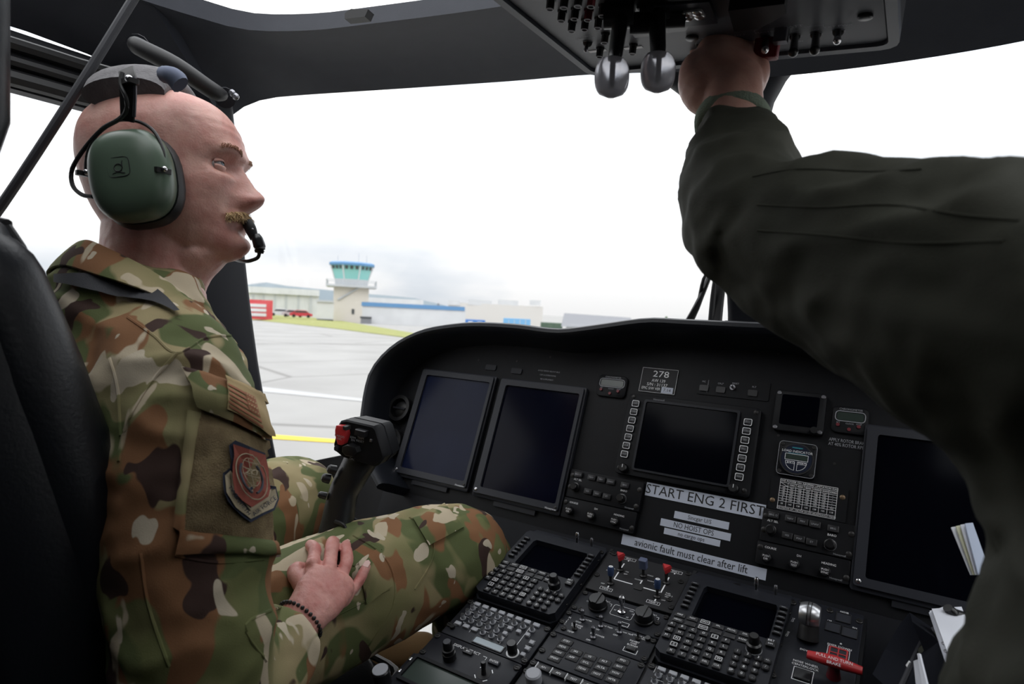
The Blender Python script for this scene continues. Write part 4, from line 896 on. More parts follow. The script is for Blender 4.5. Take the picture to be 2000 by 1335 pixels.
lettering(c, [('NOSE', .274, -.0015, .0042), ('LH', .2580, -.0265, .0042), ('RH', .289, -.0275, .0042), ('EMER DOWN', .275, -.0715, .0048), ('DOWN', .238, -.0955, .0044), ('NOSE WHEEL', .241, -.1185, .0050), ('CENTERLOCK', .241, -.1240, .0050), ('LDG', .2140, -.045, .0045, 1.4), ('GEAR', .2120, -.075, .0045, 1.4)], M['white'], .0004, lines=boxrule(.229,.252,-.150,-.1285,.0008) + boxrule(.2620,.2875,-.0975,-.0735,.0007))['kind'] = 'stuff'
MB().rbox(.231,.250,-.148,-.1305,0,.003,.002,.0008).build('lock_key', M['key'], c); MB().lathe([(.0014,0),(.001,.0006)], 8).build('dot', M['white'], c, loc=(.276, -.0645, 0))
dzus(c, [(.2085,-.010),(.220,-.004),(.256,-.006),(.2935,-.012),(.208,-.155),(.292,-.165)], 0, .0045)
# red T handle
h = on_ped('brake_handle', 'red pull handle lettered PULL AND TURN BRAKE', 'handle', .274, -.125)
MB().lathe([(.0085,0),(.0070,.010),(.0070,.022)], 16).build('stem', M['dred'], h)
MB().limb([(-.031,0,.022),(-.026,0,.022),(-.010,0,.023),(0,0,.0235),(.010,0,.023),(.026,0,.022),(.031,0,.022)], [(.0055,.0045),(.0062,.0050),(.0080,.0062),(.0085,.0066),(.0080,.0062),(.0062,.0050),(.0055,.0045)], up=(0,0,1), n=16).build('grip', M['red'], h)
mb = MB(); mb2 = MB(); tilt = .55
for s, yy in (('PULL AND TURN', .0030), ('BRAKE', -.0026)):
    vs, fs = text_mesh(s); mb.add([(p[0]*.0054, -.0052 + (yy + p[1]*.0052)*math.cos(tilt), .0285 + (yy + p[1]*.0052)*math.sin(tilt)) for p in vs], fs)
mb.build('lettering', M['white'], h, None)

# ------------------------------------------------------------------ overhead console
oa = R_(4.2); OX, OY = Vector((math.cos(oa), 0, -math.sin(oa))), Vector((0, -1, 0)); OZ = OX.cross(OY); OO = Vector((-.104, .88, 2.370))
def ovh(u, v, n=0.0):
    r = ray(u, v); k = ((OO + OZ*n - CAM).dot(OZ))/r.dot(OZ); q = CAM + r*k - OO; return q.dot(OX), q.dot(OY)
oc = thing('overhead_console', 'grey overhead switch console hanging from the ceiling', 'console', frame_at(OO, OX, OY, OZ))
w_ = ovh(1735, 82)[0]
MB().rbox(-.012, w_+.012, -.014, .52, -.13, -.010, .02, .0).build('housing', M['lining2'], oc)
MB().rbox(0, w_, 0, .50, -.012, .0, .012, .0015).build('face_plate', M['ovpaint'], oc)
MB().frame(rrect(-.012, w_+.012, -.014, .52, .02), rrect(-.001, w_+.001, -.001, .501, .012), -.012, .004).build('rim', mat('overhead rim', (.035,.04,.052), .45), oc)
kn = MB().lathe([(.0062,0),(.0058,.003),(.0050,.003),(.0048,.011),(.0046,.012)], 8).mesh('breaker', 20); kr = MB().lathe([(.0046,.012),(.0046,.0128),(.0034,.0128),(.0032,.012)], 16).mesh('cap_ring', 30)
for u, v in ((1074,18),(1101,15),(1128.5,12),(1154,13),(1176,31),(1096,41),(1122,37),(1148,39),(1116,61),(1141.5,58),(1167.5,55),(1193,48),(1180.5,84),(1170.5,111),(1235,105)):
    x, y = ovh(u, v, .012); red = (u, v) in ((1154,13),(1148,39)); k = obj('breaker', kn if not red else kn.copy(), None, oc, (x, y, 0))
    if red: k.data.materials.clear(); k.data.materials.append(M['dred'])
    elif not k.data.materials: k.data.materials.append(M['knob'])
    obj('cap_ring', kr, M['dim'], k)
def bat(u, v, u2, v2, h, tip='chrome', m='knob', r=.0035):
    x, y = ovh(u, v); x2, y2 = ovh(u2, v2, h); ax = Vector((x2-x, y2-y, h)); L = ax.length
    t = MB().lathe([(.0065,0),(.0065,.002),(.005,.003),(r*.9,.003),(r,L*.6),(r*1.1,L*.92),(r*.7,L*.96)], 14, (0,0,0), ax).build('toggle', M[m], oc, loc=(x, y, 0))
    MB().lathe([(.0070,0),(.0070,.0010),(.0058,.0010)], 16).build('collar', M['steel'], t); MB().ball(tuple(ax*.97), r*1.25, 12, 8).build('tip', M[tip], t)
for a in ((1369,86,1361,118,.032), (1497,73,1494,98,.030), (1637.5,60,1635,80,.022)): bat(*a)
for a in ((1553,69,1549,103,.034), (1594,65,1591,99,.034)): bat(*a, tip='knob', r=.0045)
bat(1148, 82, 1144, 98, .016, 'steel', 'dkmetal', .0025); bat(1446, 79, 1446, 88, .010)
for x, y in (ovh(1352, 72), ovh(1690, 30)): MB().lathe([(.008,0),(.008,.003),(.006,.004)], 16).build('plug', M['knob'], oc, loc=(x, y, 0))
x, y = ovh(1497, 108, .022); MB().rbox(-.014,.014,-.004,.010,0,.024,.002,.001).build('switch_guard', M['dred'], oc, loc=(x, y, .004))
MB().rbox(-.008,.008,0,.012,0,.016,.002).build('guard_hinge', M['steel'], oc, loc=(x+.018, y+.012, 0))
for u, v in ((1167, 99), (1237, 93)):
    x, y = ovh(u, v); MB().box(x-.013, x+.013, y-.0035, y+.0035, 0, .0006).build('label_strip', M['white'], oc, None)
L = [('BATT', 1550, 51, .0085), ('MASTER', 1496, 62, .0070), ('OFF', 1497, 67, .0050), ('OFF', 1552, 60, .0050), ('OFF', 1593, 57, .0050), ('EXT PWR', 1637, 50, .0070), ('GEN 1', 1441, 68, .0065), ('GEN 2', 1405, 71, .0065), ('BUS TIE', 1366, 76, .0065), ('ON', 1562, 80, .0050), ('CABIN', 1143, 71, .0055), ('TEMP CONT', 1144, 75, .0050)]
bk = [ovh(*p) for p in ((1474,62),(1474,58),(1528,54),(1570,52),(1608,48),(1608,52))]
lettering(oc, [(s, *ovh(u, v), z) for s, u, v, z in L], M['dim'], .0005, lines=[(*bk[0], *bk[1], .0006), (*bk[1], *bk[2], .0006), (*bk[3], *bk[4], .0006), (*bk[4], *bk[5], .0006)])
q = [ovh(*p, .006) for p in ((1243,16),(1385,4),(1402,46),(1284,58))]; q = [(a, b) for a, b in q]
if sum(q[i][0]*q[(i+1) % 4][1] - q[(i+1) % 4][0]*q[i][1] for i in range(4)) < 0: q.reverse()
MB().prism(q, 0, .006).build('lamp_plate', M['bezel'], oc, None)
l0, l1 = ovh(1312, 42, .007), ovh(1370, 18, .007)
ln = MB().rbox(min(l0[0],l1[0]), max(l0[0],l1[0]), min(l0[1],l1[1]), max(l0[1],l1[1]), .006, .0085, .004).build('lamp_lens', mat('clear lens', (.42,.41,.40), .15, .3), oc)
for i in range(3):
    for j in range(2): MB().ball((l0[0]+(l1[0]-l0[0])*(i+.5)/3, l0[1]+(l1[1]-l0[1])*(j+.5)/2, .0085), .006, 10, 6, (1,1,.4)).build('reflector', M['chrome'], ln)
q = [ovh(*p, .012) for p in ((1425,2),(1535,-12),(1538,8),(1482,40),(1436,44))]
if sum(q[i][0]*q[(i+1) % 5][1] - q[(i+1) % 5][0]*q[i][1] for i in range(5)) < 0: q.reverse()
MB().prism(q, 0, .022).build('bracket', M['panel'], oc, None)
q = [ovh(*p, .004) for p in ((1170,-30),(1400,-40),(1340,60),(1240,74))]
if sum(q[i][0]*q[(i+1) % 4][1] - q[(i+1) % 4][0]*q[i][1] for i in range(4)) < 0: q.reverse()
MB().prism(q, 0, .004).build('quadrant_plate', M['knob'], oc, None)
# two engine levers with clear smoked grips
smoke = bpy.data.materials.new('smoked clear plastic'); smoke.use_nodes = True; b_ = smoke.node_tree.nodes['Principled BSDF']
b_.inputs['Base Color'].default_value = (.80,.80,.86,1); b_.inputs['Roughness'].default_value = .2; b_.inputs['Transmission Weight'].default_value = .6; b_.inputs['IOR'].default_value = 1.3
for i, (pu, pv, au, av, ku, kv) in enumerate(((1213,28,1203,100,1195,150), (1283,16,1285,95,1285,140))):
    d = .70; p0, p1, p2 = dep(pu, pv, d+.03), dep(au, av, d), dep(ku, kv, d-.005)
    lv = thing('engine_lever', 'hanging engine lever with clear grip, %s of the pair' % ('left' if i == 0 else 'right'), 'lever', loc=p0, group='engine levers on the overhead console')
    MB().limb([(0,0,.03), (0,0,0), tuple(p1-p0), tuple((p1-p0).lerp(p2-p0, .5))], [(.0105,.008),(.0105,.008),(.0088,.007),(.006,.005)], up=(.6,.8,0), n=14, e=.6).build('arm', M['knob'], lv)
    MB().cyl((-.018,-.006,.0), (1,.35,0), .015, .034, 24).build('pivot', M['knob'], lv)
    MB().cyl((.008,.010,-.008), (1,.35,0), .012, .022, 20).build('hub', M['panel'], lv)
    ax = Vector((.05,.0,-1)).normalized(); c_ = p2-p0; rg = []
    for k in range(13):
        t = k/12; zz = -.0225+.045*t; rr = .0152*(1-abs(2*t-1)**2.6)**.5 + .004
        rg.append([(c_.x + CR.x*rr*math.cos(a) + CF.x*rr*.72*math.sin(a), c_.y + CR.y*rr*math.cos(a) + CF.y*rr*.72*math.sin(a), c_.z - zz) for a in np.linspace(0, 6.283, 21)[:-1]])
    g_ = MB().loft(rg).build('grip', smoke, lv)
    MB().limb([tuple(c_ + Vector((0,0,.022))), tuple(c_ - Vector((0,0,.012)))], [(.0035,.0025)]*2, n=8, sub=1).build('grip_core', M['bezel'], lv)

# ------------------------------------------------------------------ left seat
st = thing('pilot_seat', 'black leather pilot seat behind the seated man', 'seat', loc=(-.55, .25, 1.05))
def seat_part(name, rings, m='leather', n=28, e=.45):
    mb = MB(); rg = []
    for cx, cy, z, hx, hy in rings: rg.append([(cx + hx*sp(math.cos(t), e) + .55, cy + hy*sp(math.sin(t), e) - .25, z - 1.05) for t in np.linspace(0, 2*math.pi, n+1)[:-1]])
    return mb.loft(rg).build(name, M[m], st, 50)
BK = [(-.55,.335,1.40,.218,.072),(-.55,.313,1.50,.224,.080),(-.55,.288,1.62,.226,.082),(-.55,.247,1.80,.225,.081),(-.55,.216,1.93,.222,.078),(-.55,.194,2.02,.217,.072),(-.55,.186,2.055,.205,.064),(-.55,.182,2.073,.18,.05),(-.55,.180,2.08,.10,.02)]
seat_part('backrest', BK)
for sx in (-1, 1):
    for dy in (1, -1):
        MB().tube([(sx*r[3]*.862, r[1]-.25+dy*r[4]*.862, r[2]-1.05) for r in BK[:-2]], .0042, 8, 3).build('piping', M['rubber'], st)
MB().tube([(x*.17, .186-.25+.058, 2.058-1.05+.012*(1-x*x)) for x in np.linspace(-1, 1, 13)], .0042, 8, 2).build('piping', M['rubber'], st)
for sx in (-1, 1):
    mb = MB().limb([(sx*.185, y-.25, z-1.05) for y, z in ((.395,1.46),(.375,1.55),(.335,1.66),(.295,1.78),(.258,1.90),(.225,2.00),(.20,2.05))], [(.035,.05),(.045,.062),(.045,.06),(.043,.055),(.041,.05),(.036,.045),(.02,.02)], up=(0,1,0), n=22, sub=5)
    mb.build('side_bolster', M['leather'], st, 60)
HD = [(-.55,.21,2.108,.11,.03),(-.55,.21,2.118,.135,.05),(-.55,.208,2.16,.146,.062),(-.55,.205,2.28,.146,.064),(-.55,.205,2.42,.14,.06),(-.55,.205,2.45,.09,.03)]
seat_part('headrest', HD)
for x in (-.05, .05): MB().cyl((x, -.06, .98), (0,0,1), .009, .12, 12).build('headrest_post', M['dkmetal'], st)
seat_part('seat_cushion', [(-.55,.52,1.30,.22,.24),(-.55,.52,1.34,.235,.255),(-.55,.52,1.40,.235,.255),(-.55,.52,1.425,.215,.235),(-.55,.52,1.43,.15,.18)])
seat_part('seat_pan', [(-.55,.50,1.22,.20,.22),(-.55,.51,1.30,.235,.255)], 'lining2')
MB().box(-.17, .17, .08, .46, 0, .18).build('seat_base', M['lining2'], st, None)
tbp = [(.225,.3,.345),(.228,.45,.36),(.20,.515,.355),(.1,.525,.353)]
MB().tube(tbp, .006, 8, 4).build('piping', M['dkmetal'], st)

blocker_seat = copy_tree(st); blocker_seat.location = (.64, .20, 1.05); blocker_seat['label'] = 'unseen black leather seat added behind the person in the flight suit to block light'; st['group'] = blocker_seat['group'] = 'crew seats'  # out-of-view seat copy, added to block light from the right door

# ------------------------------------------------------------------ control stick between the knees
cs = thing('control_stick', 'black control grip with a red guarded switch on its boxed head', 'control stick', loc=dep(668, 1050, 1.02))
def cl_(u, v, d): return dep(u, v, d) - cs.location
dn = cl_(668, 1050, 1.02)
gp = [cl_(640,1062,1.02), cl_(655,1040,1.02), cl_(663,1000,1.025), cl_(672,960,1.03), cl_(690,925,1.035), cl_(706,895,1.04), cl_(712,880,1.04)]
MB().limb(gp, [(.022,.020),(.027,.024),(.025,.024),(.0235,.024),(.025,.026),(.027,.026),(.024,.022)], up=tuple(-CF), n=22, sub=5, e=.85).build('grip', mat('grip plastic', (.010,.011,.013), .38, bump=(700, .4, .0006)), cs)
MB().tube([cl_(648,1050,1.03), cl_(640,1110,1.08), cl_(640,1220,1.16), cl_(660,1400,1.3)], .018, 12, 4).build('column', M['dkmetal'], cs)
# boxed head: outline seen in the photo, extruded away from the pilot
hd = [(650,868),(652,880),(668,893),(680,897),(730,912),(739,907),(750,893),(748,884),(734,838),(728,832),(675,820),(664,822),(660,828)]
d0 = 1.0; hx = (ray(1100,667)-ray(1000,667)).normalized()
def hp(u, v, n): return dep(u, v, d0) - cs.location + hN*n
hN = (CR*.42 + CF*.86 + CU*.1).normalized()
f0 = [hp(u, v, 0) for u, v in hd]; ce = sum(f0, Vector((0,0,0)))/len(f0)
head = MB().loft([[ce + (p-ce)*.94 for p in f0], [p + hN*.003 for p in f0], [p + hN*.018 for p in f0], [ce + (p-ce)*.97 + hN*.019 for p in f0], [ce + (p-ce)*.97 + hN*.022 for p in f0], [ce + (p-ce)*1.0 + hN*.023 for p in f0], [ce + (p-ce)*.92 + hN*.048 for p in f0], [ce + (p-ce)*.75 + hN*.055 for p in f0]]).build('head_box', M['panel'], cs, 30)
def on_head(name, pts, h, m, par=cs): 
    a = [hp(u, v, -.0005) for u, v in pts]; b = [hp(u, v, -h) for u, v in pts]; c_ = sum(b, Vector((0,0,0)))/len(b)
    return MB().loft([a, [c_+(p-c_)*1.0 for p in b], [c_+(p-c_)*.85 - hN*.001 for p in b]]).build(name, M[m], par, 30)
g_ = on_head('switch_guard', [(665,828),(679,829),(683,836),(685,846),(679,864),(675,866),(668,864),(663,846),(663,836)], .010, 'red')
on_head('guard_hinge', [(680,828),(686,830),(686,837),(680,835)], .012, 'dkmetal')
on_head('rocker', [(701,835),(721,840),(718,852),(699,846)], .009, 'key'); on_head('button', [(660,868),(664,872),(664,878),(660,880),(656,877),(656,871)], .004, 'bezel')
on_head('trim_hat', [(678,868),(688,864),(703,870),(706,880),(698,888),(684,886),(677,878)], .011, 'knob'); on_head('button', [(725,856),(729,858),(728,862),(724,861)], .003, 'steel')
def head_text(s, u, v, size, m='dim'):
    vs, fs = text_mesh(s); e1 = (hp(u+10, v+2.6, 0)-hp(u, v, 0)).normalized(); e2 = (hp(u+1, v-10, 0)-hp(u, v, 0)).normalized(); o = hp(u, v, -.0009)
    if s == 'CARGO' or s == 'REL': o = hp(u, v, -.0118)
    MB().add([o + e1*(p[0]*size) + e2*(p[1]*size) for p in vs], fs).build('lettering', M[m], cs, None)
for s, u, v, z in (('CARGO',673,848,.0045),('REL',673,853,.0045),('RPM',690,854,.0048),('EN',690,859,.0048),('TRIM',705,855,.0048),('RESET',704,861,.0048),('DN',688,896,.005)): head_text(s, u, v, z)
for u, v, d, r in ((655,918,1.015,.008), (644,935,1.015,.008), (637,968,1.015,.006)): 
    p = cl_(u, v, d); MB().lathe([(r,0),(r*.9,.010),(r*.5,.013)], 12, tuple(p), tuple(-CR*.8-CF*.4+CU*.3)).build('thumb_button', M['key'], cs)
MB().limb([cl_(655,1018,1.0), cl_(672,1026,.99), cl_(676,1042,.99)], [.0035,.003,.003], n=8).build('trigger', M['dkmetal'], cs)
MB().limb([cl_(668,1015,1.03), cl_(690,1022,1.03), cl_(705,1035,1.03)], [(.008,.010)]*3, n=10).build('guard_bar', M['panel'], cs)

# ------------------------------------------------------------------ the seated man in camouflage
P = thing('person', 'bald man in camouflage uniform seated left, looking up to the right', 'person', loc=(-.535, .45, 1.43))
PL = P.location.copy()
def bp(*p): return Vector(p) - PL
def bl_(pts): return [bp(*p) for p in pts]
class Local:
    pass
def surf(o):
    m = o.data; m.update(); mw = P.matrix_world
    return BVHTree.FromPolygons([v.co + PL for v in m.vertices], [tuple(p.vertices) for p in m.polygons])
def hit(bvh, u, v, dflt=None):
    r = ray(u, v).normalized(); h = bvh.ray_cast(CAM, r)
    return (h[0], h[1]) if h[0] is not None else (None, None)
# trousers
mb = MB()
mb.limb(bl_([(-.535,.36,1.50),(-.535,.46,1.50),(-.535,.58,1.50)]), [(.17,.09),(.19,.115),(.15,.085)], n=28)
mb.limb(bl_([(-.455,.46,1.515),(-.42,.58,1.530),(-.385,.70,1.552),(-.345,.80,1.568),(-.315,.875,1.570),(-.302,.915,1.545)]), [.105,.104,.100,.094,.088,.070], n=24)
mb.limb(bl_([(-.318,.86,1.575),(-.305,.905,1.54),(-.312,.93,1.46),(-.33,.965,1.33),(-.345,1.0,1.20)]), [.078,.080,.078,.072,.066], n=24)
mb.limb(bl_([(-.625,.46,1.515),(-.655,.60,1.550),(-.68,.74,1.595),(-.695,.83,1.605),(-.70,.868,1.58)]), [.105,.102,.093,.084,.065], n=24)
mb.limb(bl_([(-.69,.81,1.60),(-.70,.86,1.57),(-.685,.90,1.48),(-.64,.98,1.33),(-.60,1.05,1.19)]), [.075,.078,.075,.068,.062], n=24)
tr = organic(mb, 'trousers', M['camo'], P, .006, 5, folds(.0045, 16, 9, 14, 1.7, .0015))
TB = surf(tr)
# jacket: torso, right arm (with its folded forearm), left arm
mb = MB()
mb.limb(bl_([(-.535,.43,1.47),(-.535,.43,1.56),(-.535,.43,1.70),(-.538,.43,1.82),(-.538,.428,1.905),(-.536,.43,1.965),(-.532,.433,2.000),(-.530,.436,2.022),(-.529,.438,2.036)]), [(.185,.125),(.185,.128),(.19,.132),(.195,.132),(.178,.120),(.135,.100),(.100,.088),(.080,.078),(.068,.070)], up=(0,1,0), n=32, e=.85)
mb.limb(bl_([(-.475,.42,1.945),(-.42,.412,1.925),(-.375,.402,1.885),(-.342,.394,1.82),(-.312,.386,1.74),(-.284,.376,1.66),(-.270,.370,1.60),(-.268,.372,1.565)]), [.060,.073,.081,.084,.084,.079,.071,.050], n=24)
mb.limb(bl_([(-.270,.358,1.60),(-.278,.40,1.575),(-.290,.45,1.570),(-.302,.492,1.572),(-.309,.514,1.577)]), [.055,.064,.062,.056,.049], n=24)
mb.limb(bl_([(-.60,.42,1.945),(-.66,.412,1.925),(-.705,.405,1.885),(-.735,.42,1.80),(-.755,.45,1.70),(-.76,.48,1.61)]), [.060,.073,.078,.076,.070,.062], n=24)
mb.limb(bl_([(-.76,.47,1.61),(-.74,.56,1.62),(-.71,.65,1.66)]), [.062,.058,.048], n=20)
jk = organic(mb, 'jacket', M['camo'], P, .006, 5, folds(.0070, 12, 12, 19, 4.1, .0018))
JB = surf(jk)

# head: slices with the features pushed out of them
HO = Vector((-.549, .484, 2.164)); hyaw, hpit, hrol, HS = R_(39), R_(8.5), R_(-7), 1.04
hf = Vector((math.cos(hyaw)*math.cos(hpit), math.sin(hyaw)*math.cos(hpit), math.sin(hpit))); hl0 = Vector((-math.sin(hyaw), math.cos(hyaw), 0)); hu0 = hf.cross(hl0)
hl = hl0*math.cos(hrol) + hu0*math.sin(hrol); hu = hf.cross(hl)
def hd3(x, y, z): return HO + (hf*x + hl*y + hu*z)*HS
TAB = [(-0.122, 0.07, -0.005, 0.018), (-0.118, 0.083, -0.015, 0.03), (-0.108, 0.0905, -0.035, 0.042), (-0.095, 0.0905, -0.052, 0.051), (-0.082, 0.0885, -0.064, 0.057), (-0.068, 0.0905, -0.076, 0.063), (-0.05, 0.0905, -0.087, 0.068), (-0.025, 0.0905, -0.096, 0.0725), (-0.005, 0.0895, -0.101, 0.0745), (0.015, 0.0985, -0.104, 0.0765), (0.031, 0.0985, -0.105, 0.078), (0.051, 0.0945, -0.103, 0.077), (0.071, 0.085, -0.096, 0.071), (0.087, 0.068, -0.083, 0.06), (0.0974, 0.045, -0.064, 0.045), (0.1038, 0.018, -0.04, 0.026), (0.1062, -0.002, -0.022, 0.01)]
_tz = np.array([t[0] for t in TAB])
def tabz_(z):
    for a, b in zip(TAB, TAB[1:]):
        if z <= b[0]:
            t = (z-a[0])/(b[0]-a[0]); return [a[i]+(b[i]-a[i])*t for i in (1, 2, 3)]
    return TAB[-1][1:]
def tabz(z):                                   # smoothed between the slices
    q = [tabz_(min(max(z+d, TAB[0][0]), TAB[-1][0])) for d in (-.008,-.004,0,.004,.008)]; k = min(1, (TAB[-1][0]-z)/.012, (z-TAB[0][0])/.012); k = max(0, k)
    c = q[2]; a = [sum(w_*x[i] for w_, x in zip((.1,.24,.32,.24,.1), q)) for i in range(3)]; return [c[i]*(1-k) + a[i]*k for i in range(3)]
def G(x, s): return math.exp(-(x/s)**2)
def feat(y, z):
    f = 0
    if z < .012: # nose ridge down to a rounded tip
        k = min(1, (.012-z)/.054)
        h = .003 + .0245*k**1.2 if z > -.042 else (.0275*math.cos(math.pi/2*min(1, (-.042-z)/.0175))**.75 if z > -.0594 else 0)
        f += h*G(y, .0072 + .0078*k)
    f += .0035*G(y, .0105)*G(z+.040, .0085)
    for s in (-1, 1):
        f += .0105*G(y-s*.0135, .0068)*G(z+.047, .0085)            # nostril wings
        f += .0060*G(y-s*.027, .023)*G(z-.0145, .0080)             # brow
        f -= .0108*G(y-s*.033, .0155)*G(z+.0050, .0098)             # eye socket
        f += .0045*G(y-s*.033, .017)*G(z+.0195, .0070)              # under the eye
        f += .0045*G(y-s*.047, .018)*G(z+.030, .014)               # cheek bone
        f -= .0030*G(y-s*.030, .007)*G(z+.064, .016)               # fold beside the mouth
    f -= .004*G(y, .010)*G(z-.004, .006)
    f += .0050*G(y, .021)*G(z+.0655, .0052) + .0048*G(y, .018)*G(z+.0785, .0058) - .0045*G(y, .024)*G(z+.0722, .0024) - .004*G(y, .016)*G(z+.0885, .005)
    f += .0065*G(y, .019)*G(z+.105, .012)
    f += .0010*math.sin(z*520)*G(z-.042, .014)*G(y, .045)           # forehead lines
    return f
NZ, NT = 110, 120; rings = []
for i in range(NZ):
    z = TAB[0][0] + (TAB[-1][0]-TAB[0][0])*i/(NZ-1); xf, xb, w_ = tabz(z); xm = min(.0, xf-.02); ring = []
    for j in range(NT):
        t = 2*math.pi*j/NT; c_, s_ = math.cos(t), math.sin(t); e_ = .88 + .07*min(1, max(0, (-.035-z)/.05))
        x = xm + (xf-xm if c_ > 0 else xm-xb)*sp(c_, e_); y = w_*sp(s_, e_)
        if c_ > 0: x += feat(y, z)*min(1, c_*1.6)
        ring.append(hd3(x, y, z) - PL)
    rings.append(ring)
mb = MB().loft(rings)
nb = Vector((-.532,.438,1.965)); nk = hd3(-.022, 0, -.075)
mb.limb([nb - PL, (nb.lerp(nk, .45) + Vector((.004,.004,0))) - PL, nk - PL, hd3(-.018, 0, -.03) - PL], [(.064,.064),(.061,.063),(.060,.064),(.05,.055)], up=tuple(hf), n=28)
mb.limb([hd3(.062, 0, -.106) - PL, hd3(.030, 0, -.118) - PL, hd3(.000, 0, -.140) - PL, (nb + Vector((.022,.022,.0))) - PL], [(.028,.014),(.046,.024),(.056,.040),(.060,.045)], up=tuple(hu), n=24)
def skinfold(p):
    return .0004*noise.noise(p*90)
bd_ = organic(mb, 'body', M['skin'], P, .0024, 3, skinfold)
bd_['label'] = 'fair skinned bald head and neck'
# eyes
ew = mat('eye white', (.36,.34,.33), .2); ir = mat('blue grey iris', (.10,.16,.20), .1); pu = mat('pupil', (.004,.004,.005), .1)
for s in (-1, 1):
    e0 = hd3(.0700, s*.033, -.0050) - PL; rad = .0125
    ey_ = MB().ball((0,0,0), rad, 20, 14).build('eye', ew, P, 60, e0)
    look = (hf*.93 + hu*.30 + hl*-.12*0).normalized()
    MB().lathe([(.0060,.0108),(.0056,.0116),(.003,.0124)], 18, (0,0,0), look).build('iris', ir, ey_); MB().lathe([(.0026,.0123),(.0020,.0128)], 14, (0,0,0), look).build('pupil', pu, ey_)
    for nm, lo, hi in (('upper_eyelid', .34, 1.45), ('lower_eyelid', -1.4, -.16)):
        rg = []
        for k in range(9):
            el = lo + (hi-lo)*k/8; rg2 = []
            for j in range(17):
                az = -1.25 + 2.5*j/16; cl = math.cos(az*1.05)*.9+.1
                a = (lo if nm[0] == 'u' else hi)*(cl) ; a = a + (el-lo)/(hi-lo)*(hi-a) if nm[0] == 'u' else a + (el-hi)/(lo-hi)*(lo-a)
                r2 = rad*1.10 + .0008; d_ = hf*(math.cos(a)*math.cos(az)) + hl*(math.cos(a)*math.sin(az)) + hu*math.sin(a); rg2.append(e0 + d_*r2)
            rg.append(rg2)
        m_ = MB().loft(rg, False, False); o_ = m_.build(nm, M['skin'], P, 60)
        sd = o_.modifiers.new('t', 'SOLIDIFY'); sd.thickness = .0012
# eyebrows and moustache as tufts of short hair strokes
blond = mat('sandy hair', (.52,.37,.20), .6); blond2 = mat('brow hair', (.46,.29,.19), .7)
BB = surf(bd_)
def face_pt(y, z):
    o_ = hd3(.3, y, z); h = BB.ray_cast(o_, -hf); return h[0]
random.seed(5)
def tuft(name, pts, n, ln, rad, dirf, m):
    mb = MB()
    for k in range(n):
        y, z = pts(random.random(), random.random()); p = face_pt(y, z)
        if p is None: continue
        g_ = .18 if name == 'moustache' else .07; d = dirf(y, z) + Vector((random.gauss(0,g_), random.gauss(0,g_), random.gauss(0,g_))); d.normalize(); p = p - hf*.0008
        l = ln*random.uniform(.6, 1.2); mb.limb([p - PL, p + d*l*.5 + hf*.0016 - PL, p + d*l + hf*.001 - PL], [rad, rad*.9, rad*.3], n=4, sub=1)
    o_ = mb.build(name, m, P, 60); o_['kind'] = 'stuff'; return o_
tuft('moustache', lambda a, b: ((a*2-1)*.030, -.0590 - .0095*b - .006*abs(a*2-1)**2), 900, .0105, .00045, lambda y, z: hl*(y*28) - hu*.75 + hf*.35, blond)
for s in (-1, 1): tuft('eyebrow', lambda a, b: (s*(.012+.034*a), .0105 + .006*b + .0045*math.sin(a*2.6)), 200, .0065, .00024, lambda y, z: hl*s*1.0 + hu*.12 + hf*.10, blond2)

# right hand resting on the thigh
def rest(u, v, lift):
    p, n_ = hit(TB, u, v)
    if p is None: p = dep(u, v, .95)
    return p - ray(u, v).normalized()*lift
def H(u, v, d): return dep(u, v, d)
hk = {}
wr = Vector((-.326,.560,1.592)); 
mcp = [rest(611,1104,.030), rest(641,1118,.032), rest(660,1146,.030), rest(671,1172,.026)]
pip = [rest(614,1072,.020), rest(648,1070,.022), rest(677,1094,.018), rest(700,1136,.013)]
dip = [rest(607,1064,.006), rest(650,1058,.006), rest(675,1068,.010), rest(711,1115,.0095)]
tip = [dip[0] + CF*.022 - CU*.010, dip[1] + CF*.022 - CU*.010, dip[2] + CF*.010 + CU*.001, rest(719,1101,.0085)]
mb = MB(); wr = rest(596, 1200, .045); wr0 = Vector((-.300,.485,1.573))
pc = (mcp[1]+mcp[2])/2; nrm = (mcp[0]-mcp[3]).cross(wr-pc).normalized()
mb.limb([wr0 - PL, wr - PL, wr.lerp(pc, .5) - PL, pc - PL, pc.lerp((pip[1]+pip[2])/2, .25) - PL], [(.028,.022),(.029,.021),(.035,.018),(.034,.013),(.022,.007)], up=tuple(nrm), n=22, e=.85)
for k in range(4):
    r_ = (.0092,.0096,.0090,.0078)[k]
    mb.limb([wr.lerp(mcp[k], .55) - PL, mcp[k] - PL, mcp[k].lerp(pip[k], .5) - PL, pip[k] - PL, dip[k] - PL, tip[k] - PL], [r_*1.0, r_*1.15, r_*.98, r_*1.02, r_*.93, r_*.72], n=14, sub=4)
for k in range(4): mb.ball(tuple(mcp[k] - PL - CF*.003 + CU*.002), .0100 - .0006*k, 12, 8)
th0, th1, th2 = wr.lerp(mcp[0], .35) + CF*.006, mcp[0] + Vector((-.022,-.012,-.010)), mcp[0] + Vector((-.022,.018,-.018))
mb.limb([th0 - PL, th1 - PL, th2 - PL], [.013,.011,.009], n=14, sub=4)
hn = organic(mb, 'hand', M['hand'], P, .0019, 2, lambda p: .0009*noise.noise(p*60) + .0005*noise.noise(p*150)); hn['label'] = 'ruddy right hand resting on the thigh'
nail = mat('fingernail', (.60,.36,.31), .3)
